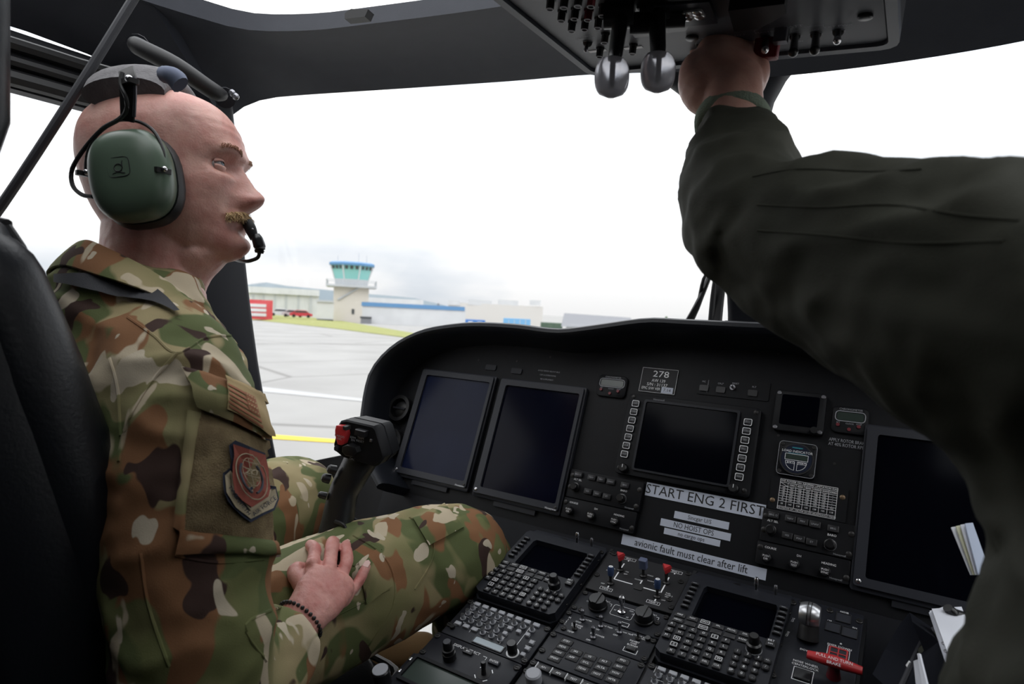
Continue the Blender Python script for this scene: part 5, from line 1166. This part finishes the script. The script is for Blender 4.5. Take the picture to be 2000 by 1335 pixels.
for k, (a, b) in enumerate(((dip[3], tip[3]), (dip[2], tip[2]))):
    d = (b-a).normalized(); up_ = (-CF*.75 + CU*.6); up_ = (up_ - d*up_.dot(d)).normalized(); c_ = a.lerp(b, .75) + up_*.0066
    sd_ = d.cross(up_); MB().loft([[c_ - PL + sd_*(x*.0042) + d*(y*.0055) + up_*(.0006 - .0012*x*x + q_) for x, y in ((-1,-1),(0,-1.1),(1,-1),(1,.6),(0,1),(-1,.6))] for q_ in (-.002, 0)]).build('fingernail', nail, P, 40)
# bead bracelet
br = MB(); ax = (pc-wr).normalized(); a_ = ax.cross(nrm).normalized(); bc = wr.lerp(wr0, .15)
for k in range(30):
    t = 2*math.pi*k/30; p = bc + a_*(.0315*math.cos(t)) + nrm*(.0235*math.sin(t)); br.ball(tuple(p - PL), .0028, 6, 4)
o_ = br.build('bracelet', M['dkmetal'], P); o_['label'] = 'thin dark bead bracelet'
# left forearm ends in a hand on the left knee
mb = MB(); l0 = Vector((-.71,.64,1.665)); mb.limb([l0 - PL, l0 + Vector((.02,.06,.02)) - PL, l0 + Vector((.04,.12,.02)) - PL], [(.026,.02),(.036,.018),(.034,.012)], n=18)
for k in range(4): q0 = l0 + Vector((.015+.016*k,.11,.02)); mb.limb([q0 - PL, q0 + Vector((.004,.04,.002)) - PL, q0 + Vector((.006,.065,-.02)) - PL], [.010,.0095,.007], n=12)
q0 = l0 + Vector((.04,.05,.01)); mb.limb([q0 - PL, q0 + Vector((.03,.03,.0)) - PL, q0 + Vector((.04,.055,-.012)) - PL], [.012,.010,.008], n=12)
# collar
def collar_pts():
    up_e = [(-.590,.405,2.050),(-.560,.382,2.060),(-.525,.372,2.060),(-.487,.380,2.050),(-.455,.408,2.030),(-.436,.447,2.000),(-.438,.492,1.962)]
    lo_e = [(-.608,.394,2.014),(-.572,.361,2.028),(-.525,.348,2.027),(-.470,.357,2.018),(-.422,.390,2.002),(-.396,.438,1.976),(-.402,.504,1.935)]
    return up_e, lo_e
U_, L_ = collar_pts()
mir = lambda q: (-1.062 - q[0], q[1], q[2])
U2 = [mir(p) for p in reversed(U_[3:])] + U_[2:]; L2 = [mir(p) for p in reversed(L_[3:])] + L_[2:]
ua, la = resample(U2, 40), resample(L2, 40); rg = []
for a, b in zip(ua, la):
    o_ = Vector((a.x+.53, a.y-.445, 0)).normalized(); inn = a.lerp(b, .85) - o_*.020
    rg.append([tuple(q - PL) for q in (inn, a - o_*.004, a + Vector((0,0,.003)), a + o_*.004, a.lerp(b, .5) + o_*.006, b + o_*.003, b - o_*.003, a.lerp(b, .5) - o_*.002)])
co = MB().loft(rg).build('collar', M['camo'], P, 60)
sb = co.modifiers.new('s', 'SUBSURF'); sb.levels = 1; sb.render_levels = 1
# boots
boot = mat('tan suede', (.20,.115,.045), .85, bump=(300, .3, .001)); sole = mat('tan rubber sole', (.12,.075,.035), .8)
def make_boot(heel, toe, shin):
    heel, toe, shin = Vector(heel), Vector(toe), Vector(shin); d = (toe-heel).normalized(); L = (toe-heel).length; mb = MB()
    mb.limb([heel + Vector((0,0,.045)) - PL, heel + d*L*.3 + Vector((0,0,.048)) - PL, heel + d*L*.65 + Vector((0,0,.04)) - PL, heel + d*L*.88 + Vector((0,0,.036)) - PL, toe + Vector((0,0,.030)) - PL], [(.034,.045),(.040,.050),(.046,.040),(.044,.034),(.022,.018)], n=22)
    mb.limb([heel + d*.03 + Vector((0,0,.05)) - PL, heel.lerp(shin, .5) + d*.03 - PL, shin - PL], [.05,.052,.055], n=20)
    o_ = organic(mb, 'boot', boot, P, .005, 4); s_ = MB(); sl = Vector((-d.y, d.x, 0)).normalized(); rg = []
    for t, w_ in ((-.12,.020),(0,.036),(.3,.040),(.65,.047),(.9,.042),(1.04,.02)): c_ = heel + d*L*t; rg.append([tuple(c_ + sl*(w_*x) + Vector((0,0,z)) - PL) for x, z in ((-1,-.012),(1,-.012),(1,.012),(-1,.012))])
    s_.loft(rg).build('boot_sole', sole, P, 40)
bt0 = dep(770, 1300, 1.36)
make_boot(bt0 + Vector((-.10,-.10,-.03)), bt0 + Vector((.055,.08,-.01)), (-.61,1.03,1.24)); make_boot((-.35,1.00,1.08), (-.31,1.2,1.10), (-.35,1.0,1.24))

# ------------------------------------------------------------------ uniform details on the jacket and trousers
def drape(bvh, u, v, off):
    p, n_ = hit(bvh, u, v)
    if p is None: return None
    r = ray(u, v).normalized(); n_ = n_ if n_.dot(r) < 0 else -n_
    return p + (n_*.5 - r*.5).normalized()*off
def quad_uv(c, s, t): a = (c[0][0]+(c[1][0]-c[0][0])*s, c[0][1]+(c[1][1]-c[0][1])*s); b = (c[3][0]+(c[2][0]-c[3][0])*s, c[3][1]+(c[2][1]-c[3][1])*s); return a[0]+(b[0]-a[0])*t, a[1]+(b[1]-a[1])*t
def patch(name, bvh, c, m, off, bulge=0.0, nu=12, nv=12, thick=.004, parent=None, label=None):
    """cloth sheet lying on the garment inside the four corners, with a turned-down edge"""
    top = []
    for j in range(nv+1):
        row = []
        for i in range(nu+1):
            s, t = i/nu, j/nv; p = drape(bvh, *quad_uv(c, s, t), off + bulge*(math.sin(math.pi*s)*math.sin(math.pi*t))**.6); row.append(p)
        top.append(row)
    fl = [p for r in top for p in r if p is not None]
    if not fl: return None
    av = sum(fl, Vector((0,0,0)))/len(fl); top = [[(p if p is not None else av) for p in r] for r in top]
    dn = (av-CAM).normalized()*thick; vs = [p - PL for r in top for p in r] + [p + dn - PL for r in top for p in r]; W_ = nu+1; n0 = (nu+1)*(nv+1); fs = []
    for j in range(nv):
        for i in range(nu): a = j*W_+i; fs += [(a, a+1, a+W_+1, a+W_), (n0+a+W_, n0+a+W_+1, n0+a+1, n0+a)]
    ed = [i for i in range(nu)] + [j*W_+nu for j in range(nv)] + [nv*W_+i for i in range(nu, 0, -1)] + [j*W_ for j in range(nv, 0, -1)]
    for k in range(len(ed)): a, b = ed[k], ed[(k+1) % len(ed)]; fs.append((a, b, n0+b, n0+a))
    o = MB().add(vs, fs).build(name, m, parent or P, 60)
    if label: o['label'] = label
    return o
def poly_on(name, bvh, pts, m, off, parent, thick=.0012):
    q = [drape(bvh, u, v, off) for u, v in pts]; q = [p for p in q if p is not None]
    c_ = sum(q, Vector((0,0,0)))/len(q); d = (c_-CAM).normalized()*thick; n = len(q)
    vs = [c_ - PL] + [p - PL for p in q] + [p + d - PL for p in q]; fs = [(0, 1+k, 1+(k+1) % n) for k in range(n)] + [(1+k, 1+n+k, 1+n+(k+1) % n, 1+(k+1) % n) for k in range(n)]
    return MB().add(vs, fs).build(name, m, parent, None)
def line_on(name, bvh, pts, r, m, off, parent, closed=False):
    pp, _ = spline([(u, v, 0) for u, v in pts], [0]*len(pts), 5) if len(pts) > 2 else ([Vector((*p, 0)) for p in pts], 0)
    q = [drape(bvh, p.x, p.y, off) for p in pp]; q = [p - PL for p in q if p is not None]
    if len(q) > 1: return MB().tube(q, r, 6).build(name, m, parent)
stitch = mat('olive stitching', (.13,.115,.06), .9); tan = mat('tan embroidery', (.40,.29,.14), .85); spice = mat('spice brown thread', (.28,.105,.05), .85)
navy = mat('navy thread', (.018,.024,.045), .85); brick = mat('brick red thread', (.24,.055,.035), .85); khaki = mat('khaki thread', (.36,.30,.20), .85); grey_t = mat('grey thread', (.07,.075,.09), .85)
pk = patch('sleeve_pocket', JB, [(386,800),(528,866),(566,1068),(352,1036)], M['velcro'], .006, .010, 16, 20, .016, label='tan fuzzy sleeve pocket panel')
patch('pocket_hem', JB, [(352,1032),(562,1064),(572,1084),(342,1080)], M['camo'], .008, .004, 14, 6, .010)
patch('pocket_side', JB, [(366,800),(392,806),(358,1040),(340,1030)], M['camo'], .007, .003, 6, 16, .010)
patch('pocket_flap', JB, [(352,716),(506,768),(526,864),(384,796)], M['camo'], .014, .004, 14, 8, .010)
PB = BVHTree.FromPolygons([v.co + PL for v in pk.data.vertices], [tuple(p.vertices) for p in pk.data.polygons])
fb = patch('flag_patch', JB, [(430,736),(500,773),(524,858),(435,800)], tan, .021, .002, 10, 8, .006, label='tan and brown flag patch on the right sleeve')
FB = BVHTree.FromPolygons([v.co + PL for v in fb.data.vertices], [tuple(p.vertices) for p in fb.data.polygons])
fq = [(430,736),(500,773),(524,858),(435,800)]
for k in range(7):
    t0, t1 = .06+k*.13, .06+k*.13+.065; e = .66 if t0 < .5 else .95
    patch('stripe', FB, [quad_uv(fq,.06,t0), quad_uv(fq,e,t0), quad_uv(fq,e,t1), quad_uv(fq,.06,t1)], spice, .0010, 0, 8, 1, .001, fb)
cn = patch('canton', FB, [quad_uv(fq,.67,.05), quad_uv(fq,.95,.05), quad_uv(fq,.95,.52), quad_uv(fq,.67,.52)], spice, .0010, 0, 4, 4, .001, fb)
for a in range(4):
    for b in range(4): u, v = quad_uv(fq, .71+.065*a, .10+.12*b); poly_on('star', FB, [(u+1.5*math.cos(t), v+1.8*math.sin(t)) for t in np.linspace(0, 6.283, 6)[:-1]], tan, .0016, fb, .0004)
sh = [(457,861),(485,873),(513,886),(524.5,902.6),(519.6,919.7),(520,935),(522,949.5),(534,951),(540,975),(531,996.5),(510,1006),(487,1019),(470,1006),(455.6,991),(444,977),(437,962),(434,943),(434,925),(447,915),(450.6,901),(447,885),(445.6,870)]
up = poly_on('unit_patch', PB, sh, navy, .0045, P, .004); up['label'] = 'brick red shield patch lettered AIR FORCE'
poly_on('scroll', PB, [(448,920),(452,955),(487,996),(519,976),(524,956),(532,956),(536,974),(528,992),(508,1001),(487,1012),(459,989),(441,961),(438,930)], khaki, .0054, up, .0008)
poly_on('shield', PB, [(453,868),(482,879),(511,890),(522,904),(517,920),(518,937),(521,954),(518,970),(488,989),(470,976),(455.6,961),(452,935),(452,911),(455,890)], brick, .0062, up, .0008)
el = lambda k, sx=1.0, sy=1.0, dx=0, dy=0: (486+dx + 27*sx*math.cos(k) + 8*sy*math.sin(k), 931+dy + 8*sx*math.cos(k)*.6 + 43*sy*math.sin(k))
line_on('ring', PB, [el(k) for k in np.linspace(0, 6.283, 30)], .0006, khaki, .0070, up)
for s in (-.55, 0, .55): line_on('meridian', PB, [el(k, s, .62, 0, -8) for k in np.linspace(-1.5, 1.5, 10)], .0004, khaki, .0070, up)
for y in (-20, -7, 6): line_on('parallel', PB, [(470, 923+y-4), (486, 925+y), (501, 928+y)], .0004, khaki, .0070, up)
for s in (-1, 1): line_on('wreath', PB, [el(k, s*.72, .72, 0, 0) for k in np.linspace(-.8, 1.35, 12)], .0013, grey_t, .0070, up)
poly_on('star', PB, [(486+((7 if k % 2 == 0 else 2.8)*math.sin(k*math.pi/5)), 954-((8 if k % 2 == 0 else 3)*math.cos(k*math.pi/5))) for k in range(10)], khaki, .0068, up, .0004)
poly_on('star_centre', PB, [(486+3*math.cos(k), 954+3.4*math.sin(k)) for k in np.linspace(0, 6.283, 9)[:-1]], navy, .0074, up, .0003)
def text_on(s, bvh, a, b, h, off, m, parent, lift=0):
    """lettering along the line a-b (pixels of the photo) laid on the cloth"""
    vs, fs = text_mesh(s); lo, hi = min(p[0] for p in vs), max(p[0] for p in vs); d = Vector((b[0]-a[0], b[1]-a[1])); n_ = Vector((d.y, -d.x)).normalized(); q = []
    for p in vs:
        t = (p[0]-lo)/(hi-lo); u = a[0]+d.x*t + n_.x*p[1]*h; v = a[1]+d.y*t + n_.y*p[1]*h; w_ = drape(bvh, u, v, off)
        q.append((w_ if w_ is not None else dep(u, v, .68)) - PL)
    return MB().add(q, fs).build('lettering', m, parent, None)
text_on('AIR FORCE', PB, (490,1004), (531,972), 12, .0066, navy, up); text_on('TWENTIETH', PB, (445,950), (483,1003), 10, .0066, navy, up); text_on('20', PB, (475,920), (497,925), 16, .0074, khaki, up)
cm_ = co.data; JC = BVHTree.FromPolygons([v.co + PL for v in jk.data.vertices] + [v.co + PL for v in cm_.vertices], [tuple(p.vertices) for p in jk.data.polygons] + [tuple(len(jk.data.vertices)+i for i in p.vertices) for p in cm_.polygons])
# harness strap across the shoulder, belonging to the seat
def strap(name, edge_a, edge_b, m, off, parent, bvh, base):
    a, b = resample([(u, v, 0) for u, v in edge_a], 24), resample([(u, v, 0) for u, v in edge_b], 24); rg = []
    for p, q in zip(a, b):
        r0, r1 = drape(bvh, p.x, p.y, off), drape(bvh, q.x, q.y, off)
        if r0 is None or r1 is None: continue
        d = ((r0+r1)/2-CAM).normalized()*.003; rg.append([r0 - base, r1 - base, r1 + d - base, r0 + d - base])
    return MB().loft(rg).build(name, m, parent, 30)
sh_ = strap('shoulder_harness', [(112,536),(176,537),(248,543),(304,567),(350,611)], [(112,552),(180,566),(250,584),(300,594),(340,612)], M['webbing'], .007, st, JB, st.location)
sh_['label'] = 'black webbing strap over the right shoulder'
# seams and cargo pockets
for pts in ([(345,690),(300,740),(262,800),(240,850),(232,900)], [(250,620),(300,655),(345,690),(400,660),(450,655)], [(215,700),(230,760),(236,850)], [(275,1080),(290,1180),(330,1300)], [(342,1084),(430,1098),(560,1086)], [(520,1290),(480,1220),(560,1180)]):
    line_on('seam', JB, pts, .0019, M['camo'], -.0002, P)
for pts in ([(690,1045),(745,1080),(770,1130),(765,1190),(720,1260)], [(800,1010),(840,1040),(845,1090),(810,1150)], [(640,1210),(700,1180),(760,1150)], [(690,1105),(745,1072)]):
    line_on('seam', TB, pts, .0017, M['camo'], -.0002, P)
patch('thigh_patch', TB, [(700,1095),(742,1068),(764,1145),(715,1180)], M['camo'], .003, .001, 8, 8, .004)
patch('cargo_flap', TB, [(806,1012),(868,985),(905,1030),(838,1065)], M['camo'], .005, .003, 8, 6, .006)

# ------------------------------------------------------------------ headset
HSET = thing('headset', 'green cupped aviation headset on the bald head', 'headset', loc=hd3(-.008, -.10, -.03)); HL = HSET.location.copy()
def hloc(p): return Vector(p) - HL
cc = hd3(-.008, -.083, -.03); q0 = dep(244, 334, (hd3(-.008, -.118, -.03)-CAM).dot(CF)); shift = q0 - hd3(-.008, -.118, -.03)
ax_o = -hl; ax_x = hf.copy(); ax_z = hu.copy(); rot = R_(4); ax_x, ax_z = ax_x*math.cos(rot)+ax_z*math.sin(rot), ax_z*math.cos(rot)-ax_x*math.sin(rot)
def cup(sgn, name_m):
    o_ = ax_o*sgn; c0 = cc + shift if sgn > 0 else hd3(-.008, .083, -.03); rg = []
    for y, k in ((0,.78),(.003,.90),(.008,.97),(.016,1.0),(.024,.985),(.031,.93),(.036,.83),(.0395,.66),(.041,.42),(.0415,.15)):
        rg.append([hloc(c0 + o_*y + ax_x*(.0475*k*sp(math.cos(t), .72)) + ax_z*(.0565*k*sp(math.sin(t), .80))) for t in np.linspace(0, 2*math.pi, 41)[:-1]])
    MB().loft(rg).build('ear_cup', name_m, HSET, 60)
    rg = []
    for y, k in ((-.018,.80),(-.017,.96),(-.010,1.04),(-.003,1.04),(.004,.98),(.004,.8)):
        rg.append([hloc(c0 + o_*y + ax_x*(.0475*k*sp(math.cos(t), .75)) + ax_z*(.0565*k*sp(math.sin(t), .8))) for t in np.linspace(0, 2*math.pi, 33)[:-1]])
    MB().loft(rg).build('ear_cushion', M['rubber'], HSET, 60); return c0
c0 = cup(1, mat('sage green plastic', (.085,.125,.088), .33)); cup(-1, bpy.data.materials['sage green plastic'])
# printed mark on the cup: rounded square with a looping sign
def cp(x, z, y=.0420): 
    k = (x/.0475)**2 + (z/.060)**2; return hloc(c0 + ax_o*(y - .010*k) + ax_x*x + ax_z*z)
lm = M['ink']; b0 = [(-.0045+.0125*sp(math.cos(t), .45), .004+.0118*sp(math.sin(t), .45)) for t in np.linspace(0, 6.283, 37)]
MB().tube([cp(x, z) for x, z in b0], .0005, 5).build('printed_frame', lm, HSET)
MB().tube([cp(-.0045+.0045*math.cos(t)*(1+.0*t), .003+.0045*math.sin(t)) for t in np.linspace(.3, 6.5, 22)] + [cp(.000, .0085), cp(.001, .011)], .0006, 5).build('printed_sign', lm, HSET)
MB().tube([cp(-.012, -.0035), cp(-.006, -.002), cp(.002, -.0040)], .0005, 5).build('printed_sign', lm, HSET)
# stirrup, slider and head pad
dC = (c0 + ax_o*.02 - CAM).dot(CF)
def px3(u, v, dd=0.0): return hloc(dep(u, v, dC + dd))
MB().tube([px3(167,338,.012), px3(172,296,.010), px3(194,256,.008), px3(222,238,.006), px3(245,234,.004), px3(275,239,.002), px3(302,258,.0), px3(318,292,-.002), px3(321,330,-.004)], .0021, 8, 4).build('stirrup', M['dkmetal'], HSET)
for u, v, dd in ((168,340,.012), (320,334,-.006)):
    MB().rbox(-.004,.004,-.011,.008,-.003,.003,.002).build('stirrup_clip', M['dkmetal'], HSET, loc=px3(u, v, dd)); MB().ball(px3(u+1, v-4, dd-.005), .0036, 10, 6).build('screw', M['chrome'], HSET)
top = [hd3(-.030, s*y, z) for s, y, z in ((-1,.083,.062),(-1,.070,.094),(-1,.045,.117),(-1,.018,.127),(1,.018,.127),(1,.045,.117),(1,.070,.094),(1,.083,.062))]
tp = dep(266, 168, (hd3(-.03,-.04,.118)-CAM).dot(CF)) - hd3(-.03,-.045,.120); tp = tp*.8
MB().limb([hloc(p + tp*.9) for p in top[1:-1]], [(.050,.020),(.054,.024),(.056,.025),(.056,.025),(.054,.024),(.048,.02)], up=tuple(hu), n=26, sub=5).build('head_pad', mat('worn grey pad cloth', (.105,.10,.105), .85, noise_=(60, (.15,.145,.15), .35, .7), bump=(300, .7, .002)), HSET, 60)
fr = mat('frayed blue cloth', (.12,.14,.20), .9)
MB().limb([px3(322,146,.02), px3(340,150,.015), px3(352,166,.012)], [(.012,.010),(.016,.011),(.008,.012)], n=12, sub=4).build('torn_lining', fr, HSET, 60)
MB().limb([px3(247,136,-.004), px3(250,160,-.012), px3(250,190,-.010), px3(249,236,.0)], [(.010,.0022),(.011,.0022),(.010,.0022),(.0085,.0022)], up=tuple(-CF), n=12, sub=4, e=.5).build('slider', M['dkmetal'], HSET)
MB().limb([px3(262,150,-.016), px3(264,180,-.014), px3(262,228,-.004)], [(.0022,.0016)]*3, up=tuple(-CF), n=8, sub=3).build('slider_edge', M['steel'], HSET)
MB().rbox(-.011,.011,-.006,.006,-.003,.003,.0015).build('slider_clamp', M['dkmetal'], HSET, loc=px3(253,160,-.018)); MB().ball(px3(252,154,-.024), .0045, 12, 8).build('screw', M['chrome'], HSET)
MB().tube([px3(239,142,-.016), px3(236,165,-.018), px3(246,190,-.018), px3(247,215,-.012), px3(232,233,-.004), px3(200,252,.004), px3(165,290,.012), px3(141,330,.018), px3(142,362,.018), px3(160,380,.012), px3(182,384,.006)], .0026, 8, 4).build('cable', M['rubber'], HSET)
# microphone on its boom
dm = (hd3(.104, -.008, -.078)-CAM).dot(CF)
def mk(u, v, dd=0.0): return hloc(dep(u, v, dm + dd))
MB().limb([mk(482,432), mk(489,446), mk(497,466)], [(.0055,.007),(.0060,.008),(.0045,.006)], n=14, sub=4).build('microphone_bracket', M['rubber'], HSET, 60)
MB().limb([mk(500,458), mk(503,468), mk(507,482), mk(506,494)], [(.0050,.005),(.0075,.0075),(.0080,.008),(.0050,.0055)], n=16, sub=4).build('microphone', M['knob'], HSET, 60)
MB().tube([mk(507,490), mk(504,502), mk(492,508), mk(478,510,.01), mk(455,505,.05), mk(430,490,.09)], .0026, 8, 4).build('boom', M['dkmetal'], HSET)
MB().ball(mk(493,447,-.008), .0016, 8, 6).build('screw', M['steel'], HSET)

# ------------------------------------------------------------------ the second crew member, reaching to the overhead console
Q = thing('person', 'person in dark olive flight suit reaching up to the overhead switches', 'person', loc=(.55, .42, 1.43)); QL = Q.location.copy()
ql = lambda pts: [Vector(p) - QL for p in pts]
mb = MB()
mb.limb(ql([(.625,.43,1.45),(.60,.43,1.60),(.557,.45,1.76),(.60,.43,1.90),(.615,.43,1.96),(.62,.43,2.0)]), [(.19,.14),(.19,.145),(.20,.15),(.19,.14),(.13,.11),(.08,.08)], up=(0,1,0), n=32, e=.85)
mb.limb(ql([(.52,.45,1.985),(.445,.475,1.995),(.375,.52,2.015),(.310,.565,2.043),(.248,.600,2.070),(.205,.625,2.090)]), [(.080,.070),(.085,.088),(.083,.094),(.076,.086),(.068,.076),(.056,.060)], n=28, sub=5)
mb.limb(ql([(.218,.60,2.072),(.193,.632,2.098),(.176,.664,2.133),(.162,.698,2.168),(.150,.724,2.194),(.143,.740,2.210)]), [.056,.064,.060,.053,.046,.041], n=26, sub=5)
mb.limb(ql([(.35,.545,2.0),(.405,.515,1.955),(.455,.48,1.885),(.485,.46,1.78)]), [(.05,.05),(.066,.062),(.075,.075),(.08,.08)], n=24)
mb.limb(ql([(.425,.470,2.04),(.455,.465,2.055),(.485,.46,2.045)]), [.03,.038,.03], n=18)
mb.limb(ql([(.64,.45,1.98),(.71,.45,1.96),(.77,.45,1.88),(.79,.50,1.75)]), [.08,.085,.08,.07], n=22)
mb.limb(ql([(.48,.46,1.51),(.465,.62,1.535),(.45,.76,1.575),(.435,.86,1.59),(.43,.895,1.56)]), [.105,.100,.095,.088,.06], n=24)
mb.limb(ql([(.435,.84,1.59),(.427,.89,1.54),(.42,.93,1.42),(.42,.98,1.2)]), [.075,.08,.074,.065], n=20)
mb.limb(ql([(.64,.46,1.53),(.68,.66,1.56),(.72,.86,1.60)]), [.105,.10,.08], n=20)
fs_ = organic(mb, 'flight_suit', M['olive'], Q, .006, 5, folds(.0075, 15, 15, 18, 2.3, .0025))
QB = BVHTree.FromPolygons([v.co + QL for v in fs_.data.vertices], [tuple(p.vertices) for p in fs_.data.polygons])
mb = MB(); mb.limb(ql([(.625,.43,1.98),(.625,.44,2.05),(.625,.455,2.11)]), [.065,.06,.06], n=22); mb.ball(tuple(Vector((.63,.47,2.20)) - QL), .1, 24, 16, (.80,1.0,1.15))
hd_ = organic(mb, 'body', M['cohand'], Q, .006, 4)
# left hand pinching a switch
def hp_(u, v, d): return dep(u, v, d) - QL
w0 = Vector((.143,.735,2.205)) - QL
dH = (Vector((.132,.785,2.262))-CAM).dot(CF) - .022
kn_ = [hp_(1378,104,dH+.075), hp_(1402,84,dH+.083), hp_(1434,80,dH+.085), hp_(1466,94,dH+.078)]
pal = hp_(1418,150,dH+.03)
mb = MB(); nr = -CF
mb.limb([w0, hp_(1432,195,dH-.002), pal, hp_(1420,112,dH+.065), hp_(1422,92,dH+.082)], [(.030,.026),(.033,.028),(.044,.028),(.040,.025),(.030,.018)], up=tuple(nr), n=26, sub=5, e=.9)
mb.limb([hp_(1400,205,dH+.01), hp_(1368,178,dH+.02), hp_(1362,140,dH+.045), kn_[0]], [.020,.024,.022,.012], n=18, sub=4)
for k in range(4):
    a = kn_[k]; d1 = a + CF*.028 + CU*.006; d2 = d1 + CF*.012 + CU*.022
    mb.limb([pal.lerp(a, .6), a, d1, d2], [.013,.0125,.011,.009], n=14, sub=4)
    mb.ball(tuple(a - CF*.006), .0115, 12, 8); mb.limb([w0.lerp(pal, .6) - CF*.020, pal.lerp(a, .45) - CF*.021, a - CF*.008], [.006,.0065,.008], n=10, sub=3)
mb.limb([hp_(1462,170,dH+.02), hp_(1478,140,dH+.045), hp_(1470,112,dH+.075), hp_(1450,92,dH+.10)], [.018,.016,.013,.010], n=16, sub=4)
organic(mb, 'hand', M['cohand'], Q, .003, 4, lambda p: .0008*noise.noise(p*60))
# knit cuff and sleeve end
ca = (Vector((.142,.740,2.210)) - Vector((.155,.698,2.167))).normalized(); c_ = Vector((.1375,.757,2.229)) - QL; sx_ = ca.cross(CF).normalized(); sy_ = ca.cross(sx_)
rg = []
for t, r in ((-.012,.039),(-.006,.043),(.004,.0435),(.012,.041),(.014,.034)): rg.append([c_ + ca*t + sx_*(r*1.0*math.cos(a)) + sy_*(r*.92*math.sin(a)) for a in np.linspace(0, 6.283, 37)[:-1]])
MB().loft(rg).build('knit_cuff', M['knit'], Q, 60)
for t in (): MB().tube([c_ + ca*t + sx_*((.0435-t*.22)*math.cos(a)) + sy_*((.0415-t*.22)*math.sin(a)) for a in np.linspace(0, 6.283, 33)], .0014, 6).build('cuff_seam', M['olive'], Q)
def drape_q(u, v, off):
    r = ray(u, v).normalized(); h = QB.ray_cast(CAM, r)
    return None if h[0] is None else h[0] - r*off
for pts in ([(1480,400),(1600,405),(1740,400),(1880,420),(1990,430)], [(1480,450),(1620,460),(1780,475),(1960,470)], [(1470,345),(1560,330),(1700,335),(1800,330)]):
    pp, _ = spline([(u, v, 0) for u, v in pts], [0]*len(pts), 6); q = [drape_q(p.x, p.y, .0001) for p in pp]; q = [p - QL for p in q if p is not None]
    if len(q) > 2: MB().tube(q, .0009, 6).build('seam', M['olive'], Q)
def over(u, v, d, gap=.012):
    r = ray(u, v); h = QB.ray_cast(CAM, r.normalized())
    z = (h[0]-CAM).dot(CF) if h[0] is not None else 0
    return d if z < .56 else min(d, z - gap)
def slab(name, px, m, th, parent, label=None, base=None, lift=0.0):
    p = [dep(u, v, over(u, v, d, .014+lift)) for u, v, d in px]; n_ = (p[1]-p[0]).cross(p[2]-p[0]).normalized(); n_ = n_ if n_.dot(CF) > 0 else -n_
    o = MB().loft([[a - base for a in p], [a + n_*th - base for a in p]]).build(name, m, parent, None)
    if label: o['label'] = label
    return o
pk_ = slab('sleeve_pocket', [(1470,335,.60),(1690,325,.52),(1790,352,.48),(1480,385,.58)], M['olive'], .004, Q, None, QL) if False else None
# kneeboard papers on the thigh
wpap = mat('white paper', (.62,.64,.70), .7); gpap = mat('pale green form', (.50,.60,.55), .7)
kb = thing('kneeboard', 'thick white notepad with black clip strapped to the thigh', 'notepad', loc=dep(1870, 1250, .66)); KB = kb.location.copy()
for k in range(5):
    o = .0035*k; slab('page_block', [(1816+1.0*k,1200-3*k,.745-o),(1846+8*k,1188-1*k,.745-o),(1940,1345,.60-o),(1864+3*k,1345,.60-o)], wpap, .003, kb, None, KB, .0035*k)
slab('form_sheet', [(1856,1197,.725),(1905,1208,.72),(1950,1345,.58),(1895,1345,.585)], gpap, .001, kb, None, KB, .020)
MB().limb([dep(u,v,over(u,v,.72,.035))-KB for u, v in ((1851,1186),(1858,1194),(1866,1199))]+[dep(1925,1216,over(1870,1200,.72,.035))-KB], [(.006,.005),(.009,.006),(.008,.006),(.006,.005)], up=tuple(CU), n=14, sub=5).build('clip', M['knob'], kb, 60)
for k in range(9):
    p = dep(1829+4.6*k, 1208+15*k, over(1829+4.6*k, 1208+15*k, .735-.0145*k, .03)) - KB; MB().tube([p + CR*.004*math.cos(t) + CF*(.004*math.sin(t) - .004) for t in np.linspace(0, 6.283, 9)], .0007, 5).build('ring', M['steel'], kb)
bg_ = thing('document_bag', 'dark navy document bag tucked beside the notepad', 'bag', loc=dep(1800, 1290, .72)); BL = bg_.location.copy()
nv_ = mat('navy nylon', (.003,.004,.008), .8, bump=(600,.3,.001), spec=.15)
pts = [(1822,1226,.77),(1834,1250,.76),(1880,1360,.64),(1752,1360,.66),(1776,1306,.71),(1803,1250,.76)]
p = [dep(q[0], q[1], over(*q, .03)) - BL for q in pts]; MB().loft([[a + CF*.045 for a in p], [a + CF*.006 for a in p], [sum(p, Vector((0,0,0)))/6 + (a-sum(p, Vector((0,0,0)))/6)*.93 for a in p]]).build('pouch', nv_, bg_, 30)
MB().tube([dep(u,v,over(u,v,d,.034))-BL for u,v,d in ((1824,1228,.765),(1803,1250,.745),(1776,1306,.69),(1756,1350,.66))], .003, 8, 3).build('zip_edge', M['webbing'], bg_)
slab('tag', [(1771,1299,.695),(1777,1290,.70),(1779,1293,.70),(1773,1303,.695)], M['white'], .001, bg_, None, BL, .04)
fp = thing('folded_papers', 'small folded white papers in the navy bag', 'papers', loc=dep(1800, 1310, .68)); FL = fp.location.copy()
for k, q in enumerate(([(1788,1292,.70),(1796,1289,.70),(1812,1345,.655),(1794,1345,.655)], [(1795,1278,.695),(1799,1277,.695),(1816,1345,.65),(1806,1345,.65)])): slab('sheet', q, wpap, .002, fp, None, FL, .045)
ch = thing('folded_chart', 'folded white chart held upright beside the flight suit', 'chart', loc=dep(1880, 1070, .66)); CL = ch.location.copy()
for k in range(4):
    slab('fold', [(1858+9*k,1029-2.5*k,.70-.004*k),(1876+8*k,1026-2*k,.70-.004*k),(1935,1120,.66-.004*k),(1896+5*k,1121,.66-.004*k)], (wpap, mat('yellowed paper', (.55,.55,.40), .7), wpap, mat('pale blue paper', (.40,.46,.58), .7))[k], .0016, ch, None, CL)
